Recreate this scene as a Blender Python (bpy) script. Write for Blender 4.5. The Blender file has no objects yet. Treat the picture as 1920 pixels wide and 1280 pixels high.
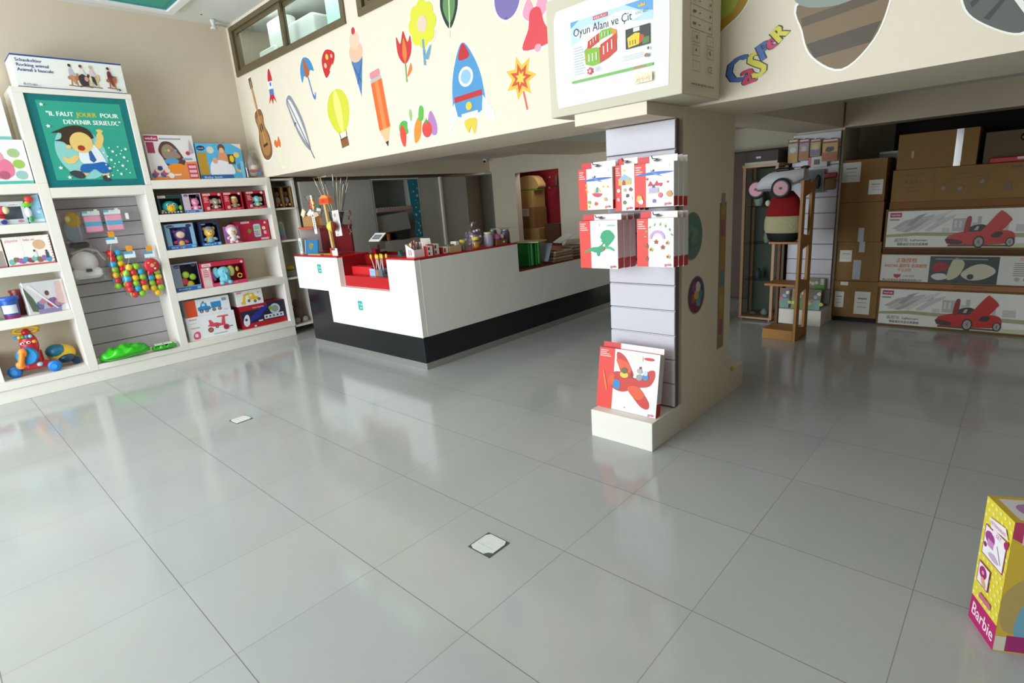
import bpy, math, random
from mathutils import Matrix, Vector
R = math.radians
S = bpy.context.scene
COL = S.collection
random.seed(4)

# ------------------------------------------------------------------ camera, world, daylight, exposure
cam_d = bpy.data.cameras.new('camera'); cam = bpy.data.objects.new('camera', cam_d); COL.objects.link(cam)
RM = ((0.73594485, 0.67310781, -0.07287695), (0.119679, -0.23528061, -0.96453096), (-0.66637985, 0.70111976, -0.25371043))
cam.matrix_world = Matrix(((RM[0][0], -RM[1][0], -RM[2][0], 2.5538), (RM[0][1], -RM[1][1], -RM[2][1], -0.4609),
                           (RM[0][2], -RM[1][2], -RM[2][2], 1.5466), (0, 0, 0, 1)))
cam_d.sensor_width = 36; cam_d.lens = 1028.66 * 36 / 1920; cam_d.clip_start = 0.02
S.camera = cam
w = bpy.data.worlds.new('world'); S.world = w; w.use_nodes = True
w.node_tree.nodes['Background'].inputs[0].default_value = (0.78, 0.9, 1.0, 1)
w.node_tree.nodes['Background'].inputs[1].default_value = 0.35
def area(name, loc, rot, sx, sy, power, col):
    l = bpy.data.lights.new(name, 'AREA'); l.shape = 'RECTANGLE'; l.size = sx; l.size_y = sy; l.energy = power; l.color = col
    o = bpy.data.objects.new(name, l); COL.objects.link(o); o.location = loc; o.rotation_euler = rot
    return o
# daylight through the shop front (the glazed side behind the photographer)
area('shopfront_daylight', (-1.5, -3.98, 1.72), (R(90), 0, 0), 5.0, 3.3, 455, (0.87, 0.965, 1.0))
# added unseen fill light for the mezzanine crates, and the lamp of the store room behind the counter
area('mezzanine_fill_light', (-3.4, 2.862, 3.74), (R(28), 0, 0), 2.4, 0.03, 7, (0.9, 1.0, 0.98))
area('store_room_lamp', (-3.4, 7.0, 2.1), (0, 0, 0), 0.5, 0.3, 3, (1, 0.95, 0.85))
S.view_settings.view_transform = 'Standard'; S.view_settings.look = 'None'
S.view_settings.gamma = 1; S.view_settings.use_curve_mapping = False
S.view_settings.exposure = 0.0
S.cycles.max_bounces = 8; S.cycles.diffuse_bounces = 5; S.cycles.transparent_max_bounces = 24
S.cycles.use_denoising = True

# ------------------------------------------------------------------ materials
_mats = {}
def lin(c): return c / 12.92 if c <= .04045 else ((c + .055) / 1.055) ** 2.4
def rgb(h):
    h = h.lstrip('#'); h = ''.join(c * 2 for c in h) if len(h) == 3 else h; return tuple(lin(int(h[i:i + 2], 16) / 255) for i in (0, 2, 4)) + (1,)
def M(h, rough=.55, metal=0.0, noise=0.0, scale=40, bump=0.0):
    k = (h, rough, metal, noise, scale, bump)
    if k in _mats: return _mats[k]
    m = bpy.data.materials.new('mat_' + h.strip('#')); m.use_nodes = True
    nt = m.node_tree; b = nt.nodes['Principled BSDF']
    b.inputs['Base Color'].default_value = rgb(h); b.inputs['Roughness'].default_value = rough; b.inputs['Metallic'].default_value = metal
    if noise or bump:
        tc = nt.nodes.new('ShaderNodeTexCoord'); n = nt.nodes.new('ShaderNodeTexNoise'); n.inputs['Scale'].default_value = scale
        n.inputs['Detail'].default_value = 5
        nt.links.new(tc.outputs['Object'], n.inputs['Vector'])
        if noise:
            mx = nt.nodes.new('ShaderNodeMix'); mx.data_type = 'RGBA'
            c = rgb(h); mx.inputs['A'].default_value = tuple(x * (1 - noise) for x in c[:3]) + (1,)
            mx.inputs['B'].default_value = tuple(min(1, x * (1 + noise)) for x in c[:3]) + (1,)
            nt.links.new(n.outputs['Fac'], mx.inputs['Factor']); nt.links.new(mx.outputs['Result'], b.inputs['Base Color'])
        if bump:
            bp = nt.nodes.new('ShaderNodeBump'); bp.inputs['Strength'].default_value = bump; bp.inputs['Distance'].default_value = .01
            nt.links.new(n.outputs['Fac'], bp.inputs['Height']); nt.links.new(bp.outputs['Normal'], b.inputs['Normal'])
    _mats[k] = m; return m
def clear(name, tint=(1, 1, 1, 1), gloss=.12, rough=.05, ior=1.45):
    if name in _mats: return _mats[name]
    m = bpy.data.materials.new(name); m.use_nodes = True; nt = m.node_tree; nt.nodes.clear()
    o = nt.nodes.new('ShaderNodeOutputMaterial'); t = nt.nodes.new('ShaderNodeBsdfTransparent'); g = nt.nodes.new('ShaderNodeBsdfGlossy')
    t.inputs[0].default_value = tint; g.inputs['Roughness'].default_value = rough
    f = nt.nodes.new('ShaderNodeLayerWeight'); pw = nt.nodes.new('ShaderNodeMath'); pw.operation = 'POWER'; pw.inputs[1].default_value = 4.5
    nt.links.new(f.outputs['Facing'], pw.inputs[0]); f = pw
    a = nt.nodes.new('ShaderNodeMath'); a.operation = 'MULTIPLY_ADD'; a.inputs[1].default_value = (ior - 1) * 1.6; a.inputs[2].default_value = gloss + .02 * (ior > 1.3); a.use_clamp = True
    x = nt.nodes.new('ShaderNodeMixShader')
    nt.links.new(f.outputs[0], a.inputs[0]); nt.links.new(a.outputs[0], x.inputs[0]); nt.links.new(t.outputs[0], x.inputs[1])
    nt.links.new(g.outputs[0], x.inputs[2]); nt.links.new(x.outputs[0], o.inputs[0])
    _mats[name] = m; return m
def floor_mat():
    m = bpy.data.materials.new('glazed_floor_tiles'); m.use_nodes = True; nt = m.node_tree; b = nt.nodes['Principled BSDF']
    L = nt.links.new
    def math_(op, a, bb=None):
        n = nt.nodes.new('ShaderNodeMath'); n.operation = op
        for i, q in enumerate((a, bb)):
            if q is None: continue
            if isinstance(q, (int, float)): n.inputs[i].default_value = q
            else: L(q, n.inputs[i])
        return n.outputs[0]
    tc = nt.nodes.new('ShaderNodeTexCoord'); sp = nt.nodes.new('ShaderNodeSeparateXYZ'); L(tc.outputs['Object'], sp.inputs[0])
    def gro(o, wd):
        f = math_('FRACT', math_('DIVIDE', math_('ADD', o, 60), .6)); d = math_('ABSOLUTE', math_('SUBTRACT', f, .5))
        return math_('GREATER_THAN', d, .5 - wd)
    g = math_('MAXIMUM', math_('MULTIPLY', gro(sp.outputs[0], .0022), .75), gro(sp.outputs[1], .0026))
    cx = math_('FLOOR', math_('DIVIDE', math_('ADD', sp.outputs[0], 60), .6)); cy = math_('FLOOR', math_('DIVIDE', math_('ADD', sp.outputs[1], 60), .6))
    cb = nt.nodes.new('ShaderNodeCombineXYZ'); L(cx, cb.inputs[0]); L(cy, cb.inputs[1])
    wn = nt.nodes.new('ShaderNodeTexWhiteNoise'); L(cb.outputs[0], wn.inputs['Vector'])
    n = nt.nodes.new('ShaderNodeTexNoise'); n.inputs['Scale'].default_value = 2.2; n.inputs['Detail'].default_value = 6; L(tc.outputs['Object'], n.inputs['Vector'])
    n2 = nt.nodes.new('ShaderNodeTexNoise'); n2.inputs['Scale'].default_value = 260; n2.inputs['Detail'].default_value = 2; L(tc.outputs['Object'], n2.inputs['Vector'])
    v = math_('ADD', math_('MULTIPLY', wn.outputs['Value'], .05), math_('ADD', math_('MULTIPLY', n.outputs['Fac'], .10), math_('MULTIPLY', n2.outputs['Fac'], .05)))
    v = math_('ADD', v, .895)
    mx = nt.nodes.new('ShaderNodeMix'); mx.data_type = 'RGBA'
    mx.inputs['A'].default_value = (0.465, 0.475, 0.468, 1); mx.inputs['B'].default_value = (0.17, 0.165, 0.15, 1); L(g, mx.inputs['Factor'])
    vm = nt.nodes.new('ShaderNodeVectorMath'); vm.operation = 'SCALE'; L(mx.outputs['Result'], vm.inputs[0]); L(v, vm.inputs['Scale'])
    L(vm.outputs[0], b.inputs['Base Color'])
    L(math_('ADD', math_('MULTIPLY', g, .4), math_('ADD', math_('MULTIPLY', n.outputs['Fac'], .1), .085)), b.inputs['Roughness'])
    b.inputs['IOR'].default_value = 1.52
    return m

WHITE = M('#ebe5dc', .5, noise=.02, scale=8); PAINT = M('#e9dcc8', .75, noise=.025, scale=5, bump=.05)
WALLP = M('#d3c4b0', .85, noise=.03, scale=3, bump=.04); CEIL = M('#e4e4df', .9, noise=.02, scale=3)
BEAM = M('#e6d9c6', .8, noise=.02, scale=30, bump=.15); GREYP = M('#b7b6ad', .6, noise=.02, scale=3)
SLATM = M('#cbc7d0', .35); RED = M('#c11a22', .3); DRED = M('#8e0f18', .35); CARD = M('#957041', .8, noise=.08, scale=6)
CARD2 = M('#7c5a31', .8, noise=.08, scale=6); WOOD = M('#b5834a', .5, noise=.18, scale=9); DKWOOD = M('#5f4020', .6, noise=.2, scale=9)
BLK = M('#1c1e22', .4); TEAL = M('#0f8a8c', .5); STEEL = M('#b9b9b6', .35, .75, noise=.05, scale=20)
PW = M('#f1f0ee', .35); CLEAR = clear('clear_film'); GLASS = clear('window_glass', (.93, .97, .95, 1), .03, .02)
CGLASS = clear('cabinet_glass', (.80, .84, .82, 1), .0, .08, 1.12)
BROWNAL = M('#6b5d44', .45, .2)

# ------------------------------------------------------------------ mesh building
def E(cu, cv, ru, rv=None, rot=0, n=26):
    rv = ru if rv is None else rv; c, s = math.cos(R(rot)), math.sin(R(rot))
    return [(cu + ru * math.cos(t) * c - rv * math.sin(t) * s, cv + ru * math.cos(t) * s + rv * math.sin(t) * c) for t in [2 * math.pi * i / n for i in range(n)]]
def star(cu, cv, r, r2=.45, n=5, rot=90):
    return [(cu + (r if i % 2 == 0 else r * r2) * math.cos(R(rot + 180 * i / n)), cv + (r if i % 2 == 0 else r * r2) * math.sin(R(rot + 180 * i / n))) for i in range(2 * n)]
def sp(p, k=5):
    o = []; n = len(p)
    for i in range(n):
        a, b, c, d = p[i - 1], p[i], p[(i + 1) % n], p[(i + 2) % n]
        for j in range(k):
            t = j / k
            o.append(tuple(.5 * (2 * b[q] + (c[q] - a[q]) * t + (2 * a[q] - 5 * b[q] + 4 * c[q] - d[q]) * t * t + (3 * b[q] - a[q] - 3 * c[q] + d[q]) * t ** 3) for q in (0, 1)))
    return o
def xf(p, s=1, dx=0, dy=0, rot=0, sy=None):
    sy = s if sy is None else sy; c, n = math.cos(R(rot)), math.sin(R(rot))
    return [(dx + x * s * c - y * sy * n, dy + x * s * n + y * sy * c) for x, y in p]
def RC(u0, v0, u1, v1, r=0.0):
    if not r: return [(u0, v0), (u1, v0), (u1, v1), (u0, v1)]
    o = []
    for cx, cy, a in ((u1 - r, v0 + r, -90), (u1 - r, v1 - r, 0), (u0 + r, v1 - r, 90), (u0 + r, v0 + r, 180)):
        for i in range(5): o.append((cx + r * math.cos(R(a + i * 22.5)), cy + r * math.sin(R(a + i * 22.5))))
    return o
_txt = {}
def text_geo(s):
    if s not in _txt:
        c = bpy.data.curves.new('t', 'FONT'); c.body = s; c.size = 1; c.resolution_u = 2
        o = bpy.data.objects.new('t', c); me = bpy.data.meshes.new_from_object(o)
        vs = [tuple(v.co) for v in me.vertices]; fs = [tuple(p.vertices) for p in me.polygons]
        wd = max([v[0] for v in vs], default=1)
        _txt[s] = (vs, fs, wd); bpy.data.objects.remove(o); bpy.data.curves.remove(c); bpy.data.meshes.remove(me)
    return _txt[s]

class MB:
    def __init__(s): s.v = []; s.f = []; s.m = []; s.sm = []; s.mats = []; s.T = None; s.lay = 0
    def add(s, vs, fs, mat, smooth=False):
        if mat not in s.mats: s.mats.append(mat)
        k = s.mats.index(mat); b = len(s.v)
        if s.T is not None: vs = [tuple(s.T @ Vector(v)) for v in vs]
        s.v += [tuple(v) for v in vs]
        for f in fs: s.f.append(tuple(b + i for i in f)); s.m.append(k); s.sm.append(smooth)
        return s
    def box(s, x0, y0, z0, x1, y1, z1, mat):
        v = [(x, y, z) for z in (z0, z1) for y in (y0, y1) for x in (x0, x1)]
        return s.add(v, [(0, 2, 3, 1), (4, 5, 7, 6), (0, 1, 5, 4), (2, 6, 7, 3), (0, 4, 6, 2), (1, 3, 7, 5)], mat)
    def rbox(s, x0, y0, z0, x1, y1, z1, mat, r=.01):
        # rounded in plan and chamfered top/bottom
        n = []; 
        for z, q in ((z0, r * .7), (z0 + r * .7, 0), (z1 - r * .7, 0), (z1, r * .7)):
            n.append([(x, y, z) for x, y in RC(x0 + q, y0 + q, x1 - q, y1 - q, min(r, (x1 - x0) / 2.2, (y1 - y0) / 2.2))])
        k = len(n[0]); vs = sum(n, []); fs = [tuple(reversed(range(k))), tuple(range(3 * k, 4 * k))]
        for j in range(3):
            for i in range(k): a = (i + 1) % k; fs.append((j * k + i, j * k + a, j * k + k + a, j * k + k + i))
        return s.add(vs, fs, mat)
    def rings(s, rs, mat, smooth=True, caps=True):
        k = len(rs[0]); vs = [p for r in rs for p in r]; fs = []
        for j in range(len(rs) - 1):
            for i in range(k): a = (i + 1) % k; fs.append((j * k + i, j * k + a, (j + 1) * k + a, (j + 1) * k + i))
        s.add(vs, fs, mat, smooth)
        if caps: s.add(rs[0], [tuple(reversed(range(k)))], mat); s.add(rs[-1], [tuple(range(k))], mat)
        return s
    def lathe(s, prof, mat, c=(0, 0, 0), n=24, axis='z', caps=True):
        rs = []
        for r, h in prof:
            ring = []
            for i in range(n):
                t = 2 * math.pi * i / n; a, b = r * math.cos(t), r * math.sin(t)
                p = {'z': (a, b, h), 'y': (a, h, -b), 'x': (h, a, b)}[axis]
                ring.append((c[0] + p[0], c[1] + p[1], c[2] + p[2]))
            rs.append(ring)
        return s.rings(rs, mat, True, caps)
    def tube(s, pts, r, mat, n=8, r2=None, closed=False):
        pts = [Vector(p) for p in pts]; rs = []; N = len(pts)
        for i, p in enumerate(pts):
            if closed: d = pts[(i + 1) % N] - pts[i - 1]
            else: d = pts[min(i + 1, N - 1)] - pts[max(i - 1, 0)]
            d.normalize(); u = d.cross(Vector((0.13, .21, 1))).normalized() if abs(d.z) < .9 else d.cross(Vector((1, .1, 0))).normalized()
            w_ = d.cross(u); rr = r if r2 is None else r + (r2 - r) * i / max(1, N - 1)
            rs.append([tuple(p + u * rr * math.cos(2 * math.pi * k / n) + w_ * rr * math.sin(2 * math.pi * k / n)) for k in range(n)])
        if closed: rs.append(rs[0])
        return s.rings(rs, mat, True, not closed)
    def ell(s, c, r, mat, n=14, m=9, rot=None):
        if not hasattr(r, '__len__'): r = (r, r, r)
        rs = []
        for j in range(m + 1):
            a = -math.pi / 2 + math.pi * (j + .02 if j == 0 else (j - .02 if j == m else j)) / m
            rs.append([(r[0] * math.cos(a) * math.cos(2 * math.pi * i / n), r[1] * math.cos(a) * math.sin(2 * math.pi * i / n), r[2] * math.sin(a)) for i in range(n)])
        q = Matrix.Translation(c) @ (Matrix.Rotation(R(rot[0]), 4, 'X') @ Matrix.Rotation(R(rot[1]), 4, 'Y') @ Matrix.Rotation(R(rot[2]), 4, 'Z') if rot else Matrix())
        rs = [[tuple(q @ Vector(p)) for p in ring] for ring in rs]
        return s.rings(rs, mat, True, True)
    def prism(s, p, y0, y1, mat, o=(0, 0, 0)):      # outline in x/z, extruded along y
        k = len(p); vs = [(o[0] + a, o[1] + y0, o[2] + b) for a, b in p] + [(o[0] + a, o[1] + y1, o[2] + b) for a, b in p]
        return s.add(vs, [tuple(range(k)), tuple(reversed(range(k, 2 * k)))] + [(i, (i + 1) % k, k + (i + 1) % k, k + i) for i in range(k)], mat)
    # flat printed artwork on a face: frame = origin, u, v, n
    def frame(s, o, u, v, n): s.fo, s.fu, s.fv, s.fn = [Vector(q) for q in (o, u, v, n)]; s.lay = 1; return s
    def _p(s, a, b, d): return tuple(s.fo + s.fu * a + s.fv * b + s.fn * d)
    def art(s, p, mat):
        d = s.lay * .00025; s.lay += 1
        return s.add([s._p(a, b, d) for a, b in p], [tuple(range(len(p)))], mat)
    def rect(s, a, b, c, d, mat, r=0): return s.art(RC(a, b, c, d, r), mat)
    def text(s, t, u, v, h, mat, rot=0, wid=None, cen=False, bold=0):
        vs, fs, wd = text_geo(t); k = h / .72; kx = k if wid is None else wid / max(wd, .01)
        c, n = math.cos(R(rot)), math.sin(R(rot)); off = -wd * kx / 2 if cen else 0; d = s.lay * .00025; s.lay += 1
        for bx in ((0,) if not bold else (-bold, 0, bold)):
            o = []
            for x, y, _ in vs:
                a, b = x * kx + off + bx, y * k; o.append(s._p(u + a * c - b * n, v + a * n + b * c, d))
            s.add(o, fs, mat); d += .00008
        return s
    def build(s, name, parent=None, loc=None, bevel=0, subd=0):
        me = bpy.data.meshes.new(name); me.from_pydata(s.v, [], s.f); me.update()
        for m in s.mats: me.materials.append(m)
        me.polygons.foreach_set('material_index', s.m); me.polygons.foreach_set('use_smooth', s.sm)
        o = bpy.data.objects.new(name, me); COL.objects.link(o)
        if parent is not None: o.parent = parent
        if loc: o.location = loc
        if bevel:
            b = o.modifiers.new('b', 'BEVEL'); b.width = bevel; b.segments = 2; b.limit_method = 'ANGLE'
        return o
def tag(o, label=None, cat=None, group=None, kind=None):
    if label: o['label'] = label
    if cat: o['category'] = cat
    if group: o['group'] = group
    if kind: o['kind'] = kind
    return o
def thing(name, label, cat, loc=(0, 0, 0), rz=0, group=None, rx=0, ry=0):
    o = bpy.data.objects.new(name, None); COL.objects.link(o); o.location = loc; o.rotation_euler = (R(rx), R(ry), R(rz)); o.empty_display_size = .05
    return tag(o, label, cat, group)
def struct(name, mb, bevel=0): return tag(mb.build(name, bevel=bevel), kind='structure')
def copy_tree(o, parent=None):
    c = o.copy(); COL.objects.link(c); c.parent = parent
    for ch in [x for x in bpy.data.objects if x.parent == o]: copy_tree(ch, c)
    return c

# ================================================================== THE SETTING
fl = bpy.data.meshes.new('floor'); fl.from_pydata([(-5, -4.2, 0), (5, -4.2, 0), (5, 8, 0), (-5, 8, 0)], [], [(0, 1, 2, 3)]); fl.materials.append(floor_mat())
fo = bpy.data.objects.new('floor', fl); COL.objects.link(fo); tag(fo, kind='structure')
struct('wall_left', MB().box(-4.95, -4.1, 0, -4.8, 7.9, 3.9, WALLP))
struct('wall_right', MB().box(4.2, -4.1, 0, 4.35, 7.9, 3.9, M('#8a8072', .8)))
struct('ceiling', MB().box(-4.95, -4.1, 3.76, 4.35, 5.6, 3.9, CEIL))
# shop front: posts and lintel round the open glazing, solid wall on the right
struct('wall_front', MB().box(-4.95, -4.15, 3.4, 4.35, -4.0, 3.9, WALLP).box(1.08, -4.15, 0, 4.35, -4.0, 3.4, M('#8a8072', .8)).box(-4.95, -4.15, 0, -4.05, -4.0, 3.4, M('#8a8072', .8)))
# upper storey front over the sales counter: painted wall with three window openings
up = MB()
YB = 2.72
up.box(-4.8, YB, 2.003, 1.0525, 3.5, 2.2, BEAM).box(1.0525, YB, 1.962, 4.2, 3.5, 2.2, BEAM)
up.box(-4.8, YB, 2.2, 4.2, 2.84, 3.185, BEAM).box(-4.8, YB, 3.72, 4.2, 2.84, 3.76, BEAM)
for a, b in ((-4.8, -4.70), (-2.245, -2.03), (.42, .62), (3.06, 4.2)): up.box(a, YB, 3.185, b, 2.84, 3.72, BEAM)
struct('wall_upper', up)
struct('ceiling_lower', MB().box(-4.8, 3.5, 2.2, 4.2, 7.7, 2.3, CEIL).box(-4.8, 2.84, 2.2, 4.2, 3.5, 2.3, CEIL))
struct('trim_1', MB().box(-2.45, 3.5, 2.08, -2.02, 6.6, 2.2, PAINT))                  # beams under the mezzanine
struct('trim_2', MB().box(.68, 3.5, 1.97, 1.10, 6.05, 2.2, PAINT))
struct('trim_3', MB().box(1.12, 6.0, 1.968, 4.2, 6.35, 2.2, WALLP))
struct('trim_4', MB().box(-4.8, 3.5, 1.985, -4.38, 6.6, 2.2, PAINT).box(-4.8, 6.42, 1.955, -4.33, 6.6, 1.985, WHITE))
struct('wall_mezzanine', MB().box(-4.8, 5.5, 2.3, 4.2, 5.6, 3.76, M('#b9c2bd', .8)))
bw = MB()
for x0, x1, z0, z1 in ((-4.34, -3.805, 0, 2.2), (-3.805, -2.895, 1.925, 2.2), (-2.895, -.6, 0, 2.2), (-4.8, -4.34, 1.96, 2.2)): bw.box(x0, 6.6, z0, x1, 6.72, z1, PAINT)
bw.box(-4.8, 6.74, 0, -4.34, 6.8, 2.2, M('#9c998c', .8)).box(-4.56, 6.725, 0, -4.345, 6.738, 1.72, M('#8f8c80', .7))
struct('wall_back', bw)
struct('wall_back_right', MB().box(-.6, 7.4, 0, 4.2, 7.5, 2.2, M('#d9cfba', .8)).box(-.7, 6.6, 0, -.6, 7.5, 2.2, PAINT))
# store room behind the counter: walls papered red with small pale stars
sr = MB(); REDW = M('#8d1020', .75); STW = M('#d9c9cf', .7)
sr.box(-4.7, 7.5, 0, -2.3, 7.58, 2.2, REDW).box(-2.36, 6.72, 0, -2.3, 7.5, 2.2, REDW).box(-4.34, 6.80, 0, -4.32, 6.82, 2.2, REDW).box(-4.7, 6.8, 0, -4.64, 7.5, 2.2, REDW)
sr.frame((-4.7, 7.5, 0), (1, 0, 0), (0, 0, 1), (0, -1, 0))
for i in range(26): sr.art(star(.15 + (i * .37) % 2.2, .6 + (i * .53) % 1.5, .05 - .015 * (i % 3)), STW)
struct('wall_store', sr)
struct('ceiling_store', MB().box(-4.8, 6.6, 2.205, -2.2, 7.7, 2.25, CEIL))
# brown aluminium sliding windows of the mezzanine
def window(k, x0, x1):
    z0, z1 = 3.185, 3.72; t = tag(MB().box(x0, 2.70, z0, x1, 2.80, z0 + .055, BROWNAL).box(x0, 2.70, z1 - .05, x1, 2.80, z1, BROWNAL).box(x0, 2.70, z0 + .055, x0 + .075, 2.80, z1 - .05, BROWNAL).box(x1 - .06, 2.70, z0 + .055, x1, 2.80, z1 - .05, BROWNAL).build('window_%d' % k, bevel=.003), kind='structure')
    xm = x0 + (x1 - x0) * .5; a, b = z0 + .055, z1 - .05
    for q0, q1, y in ((x0 + .09, xm + .04, 2.725), (xm - .02, x1 - .06, 2.76)):
        s = MB(); f = .055
        s.box(q0, y, a, q0 + f, y + .025, b, BROWNAL).box(q1 - f, y, a, q1, y + .025, b, BROWNAL).box(q0 + f, y, a, q1 - f, y + .025, a + .035, BROWNAL).box(q0 + f, y, b - .035, q1 - f, y + .025, b, BROWNAL)
        s = s.build('sash', t); MB().box(q0 + f, y + .010, a + .035, q1 - f, y + .014, b - .035, GLASS).build('pane', s)
window(1, -4.70, -2.245); window(2, -2.03, .42); window(3, .62, 3.06)
# what stands behind the glass upstairs
FOAM = M('#e6e8e4', .7)
tag(MB().rbox(-4.20, 2.93, 2.302, -3.80, 3.10, 3.70, FOAM, .03).build('foam_crate'), 'white foam crate behind the left mezzanine window, upright one', 'crate')
tag(MB().rbox(-3.72, 2.92, 2.302, -3.17, 3.2, 3.56, FOAM, .04).build('foam_crate'), 'long white foam crate behind the middle of the left mezzanine window', 'crate')
tag(MB().rbox(-4.36, 2.865, 2.302, -3.96, 2.915, 3.41, M('#f6f6f2', .6), .02).build('paper_bag'), 'white paper bag leaning at the left mezzanine window sill', 'bag')
tag(MB().box(-3.15, 3.22, 2.302, -2.75, 3.25, 3.74, M('#8a9490', .8)).build('partition_board'), 'grey board standing behind the sliding mezzanine window', 'board')
tag(MB().box(-2.93, 2.95, 2.302, -2.4, 2.98, 3.74, M('#c9efe4', .8)).build('partition_board'), 'pale turquoise board at the right end of the mezzanine window', 'board')
struct('trim_5', MB().lathe([(.035, 0), (.035, .02), (.02, .03), (.02, .07), (.03, .08), (.028, .1)], M('#dcdcd6', .5), (-4.6, 2.5, 3.655), 16).tube([(-4.6, 2.5, 3.70), (-4.66, 2.6, 3.73), (-4.72, 2.70, 3.74)], .012, M('#dcdcd6', .5)).ell((-4.5, 2.35, 3.76), (.012, .012, .004), BLK))
# teal light panel on the ceiling
t = thing('ceiling_panel', 'teal panel in a white frame fixed to the ceiling over the toy shelves', 'ceiling panel', (-4.14, 1.53, 3.70))
MB().box(-.36, -.42, 0, -.28, .52, .058, PW).box(.28, -.42, 0, .36, .52, .058, PW).box(-.28, .44, 0, .28, .52, .058, PW).box(-.28, -.42, 0, .28, -.34, .058, PW).build('frame', t, bevel=.004)
MB().box(-.28, -.34, .02, .28, .44, .05, TEAL).frame((-.28, -.34, .02), (1, 0, 0), (0, 1, 0), (0, 0, -1)).rect(.06, .06, .5, .72, M('#2fa48f')).build('panel', t)

# ------------------------------------------------------------------ pillars
def pillar(name, x0, x1, y0, y1, z1):
    return struct(name, MB().box(x0, y0, 0, x1, y1, z1, PAINT))
struct('wall_pillar', MB().box(.60, 2.655, 0, 1.052, 3.41, 2.003, PAINT).box(.60, 2.245, 1.905, 1.052, 2.6548, 1.968, BEAM).box(.60, 3.411, 0, 1.052, 3.70, .18, PAINT))
struct('wall_pillar_rear', MB().box(.66, 6.1, 0, 1.10, 6.75, 2.2, PAINT))
def slat_panel(name, label, loc, wd, zs, lab=None):
    t = thing(name, label, 'slat panel', loc)
    MB().box(-wd / 2, .012, zs[0], wd / 2, .05, zs[-1], M('#6b5560', .5)).build('backing', t)
    for a, b in zip(zs, zs[1:]):
        s = MB().box(-wd / 2, -.004, a + .005, wd / 2, .012, b - .005, SLATM).box(-wd / 2, .004, b - .005, wd / 2, .014, b - .001, M('#f0eef0', .25, .2))
        s.build('slat', t, bevel=.002)
    return t
zs = [.19 + .155 * i for i in range(12)]; zs[-1] = 1.90
PSL = slat_panel('slat_panel', 'lilac white slatted display panel on the front of the pillar', (.826, 2.56, 0), .45, zs)
struct('trim_6', MB().box(.612, 2.275, 0, 1.05, 2.654, .183, WHITE), .004)
slat_panel('slat_panel', 'lilac slatted panel on the rear pillar behind the hanging bags', (.865, 6.04, 0), .44, [.19 + .16 * i for i in range(12)])
struct('trim_7', MB().box(.64, 5.76, 0, 1.085, 6.099, .17, WHITE), .004)

# ================================================================== WALL SHELF UNIT
su = thing('display_shelf_unit', 'long white built-in shelf unit along the left wall with a tall sign frame', 'shelf unit', (0, 0, 0))
XF, XB = -4.38, -4.79
MB().box(XB, -2.14, 0, -4.395, 2.735, .125, WHITE).build('plinth', su, bevel=.004)
for y0, y1 in ((-2.14, -2.06), (-.82, -.74), (.50, .585), (1.37, 1.45), (2.68, 2.74)):
    MB().box(XB, y0, .125, XF, y1, 1.954 if y0 == 1.37 else 2.0, WHITE).build('side_panel', su, bevel=.004)
for y0, y1 in ((-2.06, -.82), (-.74, .50), (1.4505, 2.68)):
    for a, b in ((.125, .20), (.69, .78), (1.17, 1.255), (1.56, 1.64), (1.91, 2.0)):
        MB().box(XB + .01, y0 - .001, a, XF - .001, y1 + .001, b - .0005, WHITE).build('shelf', su, bevel=.003)
MB().box(XB + .01, .585, .125, XF - .001, 1.37, .18, WHITE).build('shelf', su, bevel=.003)
MB().box(XB + .01, .585, 1.86, XF - .001, 1.37, 1.955, WHITE).build('shelf', su, bevel=.003)
MB().box(-4.80, -2.1, .13, -4.785, 2.72, 1.99, M('#d8cfb8', .8)).build('back_panel', su)
for y0, y1, z0, z1 in ((.50, .585, 2.0, 2.80), (1.396, 1.45, 1.9555, 2.80), (.50, 1.45, 2.80, 2.85)):
    MB().box(XB, y0, z0, XF, y1, z1, WHITE).build('sign_frame', su, bevel=.004)
zz = [.18, .325, .50, .676, .85, .985, 1.14, 1.29, 1.45, 1.60, 1.76, 1.86]
SL2 = M('#b9b3ba', .4)
for a, b in zip(zz, zz[1:]): MB().box(-4.782, .586, a + .005, -4.765, 1.369, b - .005, SL2).box(-4.784, .586, b - .005, -4.775, 1.369, b, M('#7c6a70', .4)).build('slat', su)
# framed teal sign
sg = thing('framed_sign', 'teal framed sign with a running cartoon boy and white French lettering', 'sign', (-4.40, .585, 1.957), 90)
m = MB().box(.001, 0, 0, .809, .04, .842, M('#007377', .4)); m.build('frame', sg, bevel=.003)
m = MB().frame((.001, -.001, 0), (1, 0, 0), (0, 0, 1), (0, -1, 0))
m.rect(.075, .065, .745, .79, M('#2ea38d', .45)); W_ = M('#eef7f0'); SK = M('#e9c877'); HR = M('#3d2a17')
m.art(E(.33, .32, .20, .25, 12, 40), M('#8fd0cc'))
m.text('"IL FAUT', .13, .655, .042, W_, wid=.21, bold=.002); m.text('JOUER', .365, .655, .042, M('#c2b93c'), wid=.16, bold=.003); m.text('POUR', .555, .655, .042, W_, bold=.002)
m.text('DEVENIR SERIEUX."', .245, .585, .042, W_, wid=.47, bold=.002); m.text('...........', .60, .555, .02, M('#9bd3c5'))
m.art(sp([(.44, .38), (.475, .44), (.485, .49), (.52, .52), (.54, .48), (.53, .43), (.49, .36)]), SK)        # raised arm
for a in (-28, -8, 12, 35): m.art(xf(RC(-.009, 0, .009, .045, .008), 1, .515, .50, a - 10), SK)
m.art(sp([(.30, .28), (.26, .23), (.20, .22), (.17, .26), (.18, .29), (.215, .265), (.27, .30)]), SK)
m.art(sp([(.30, .20), (.27, .13), (.33, .11), (.37, .19)]), SK); m.art(sp([(.45, .17), (.46, .09), (.50, .09), (.52, .17)]), SK)
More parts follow.
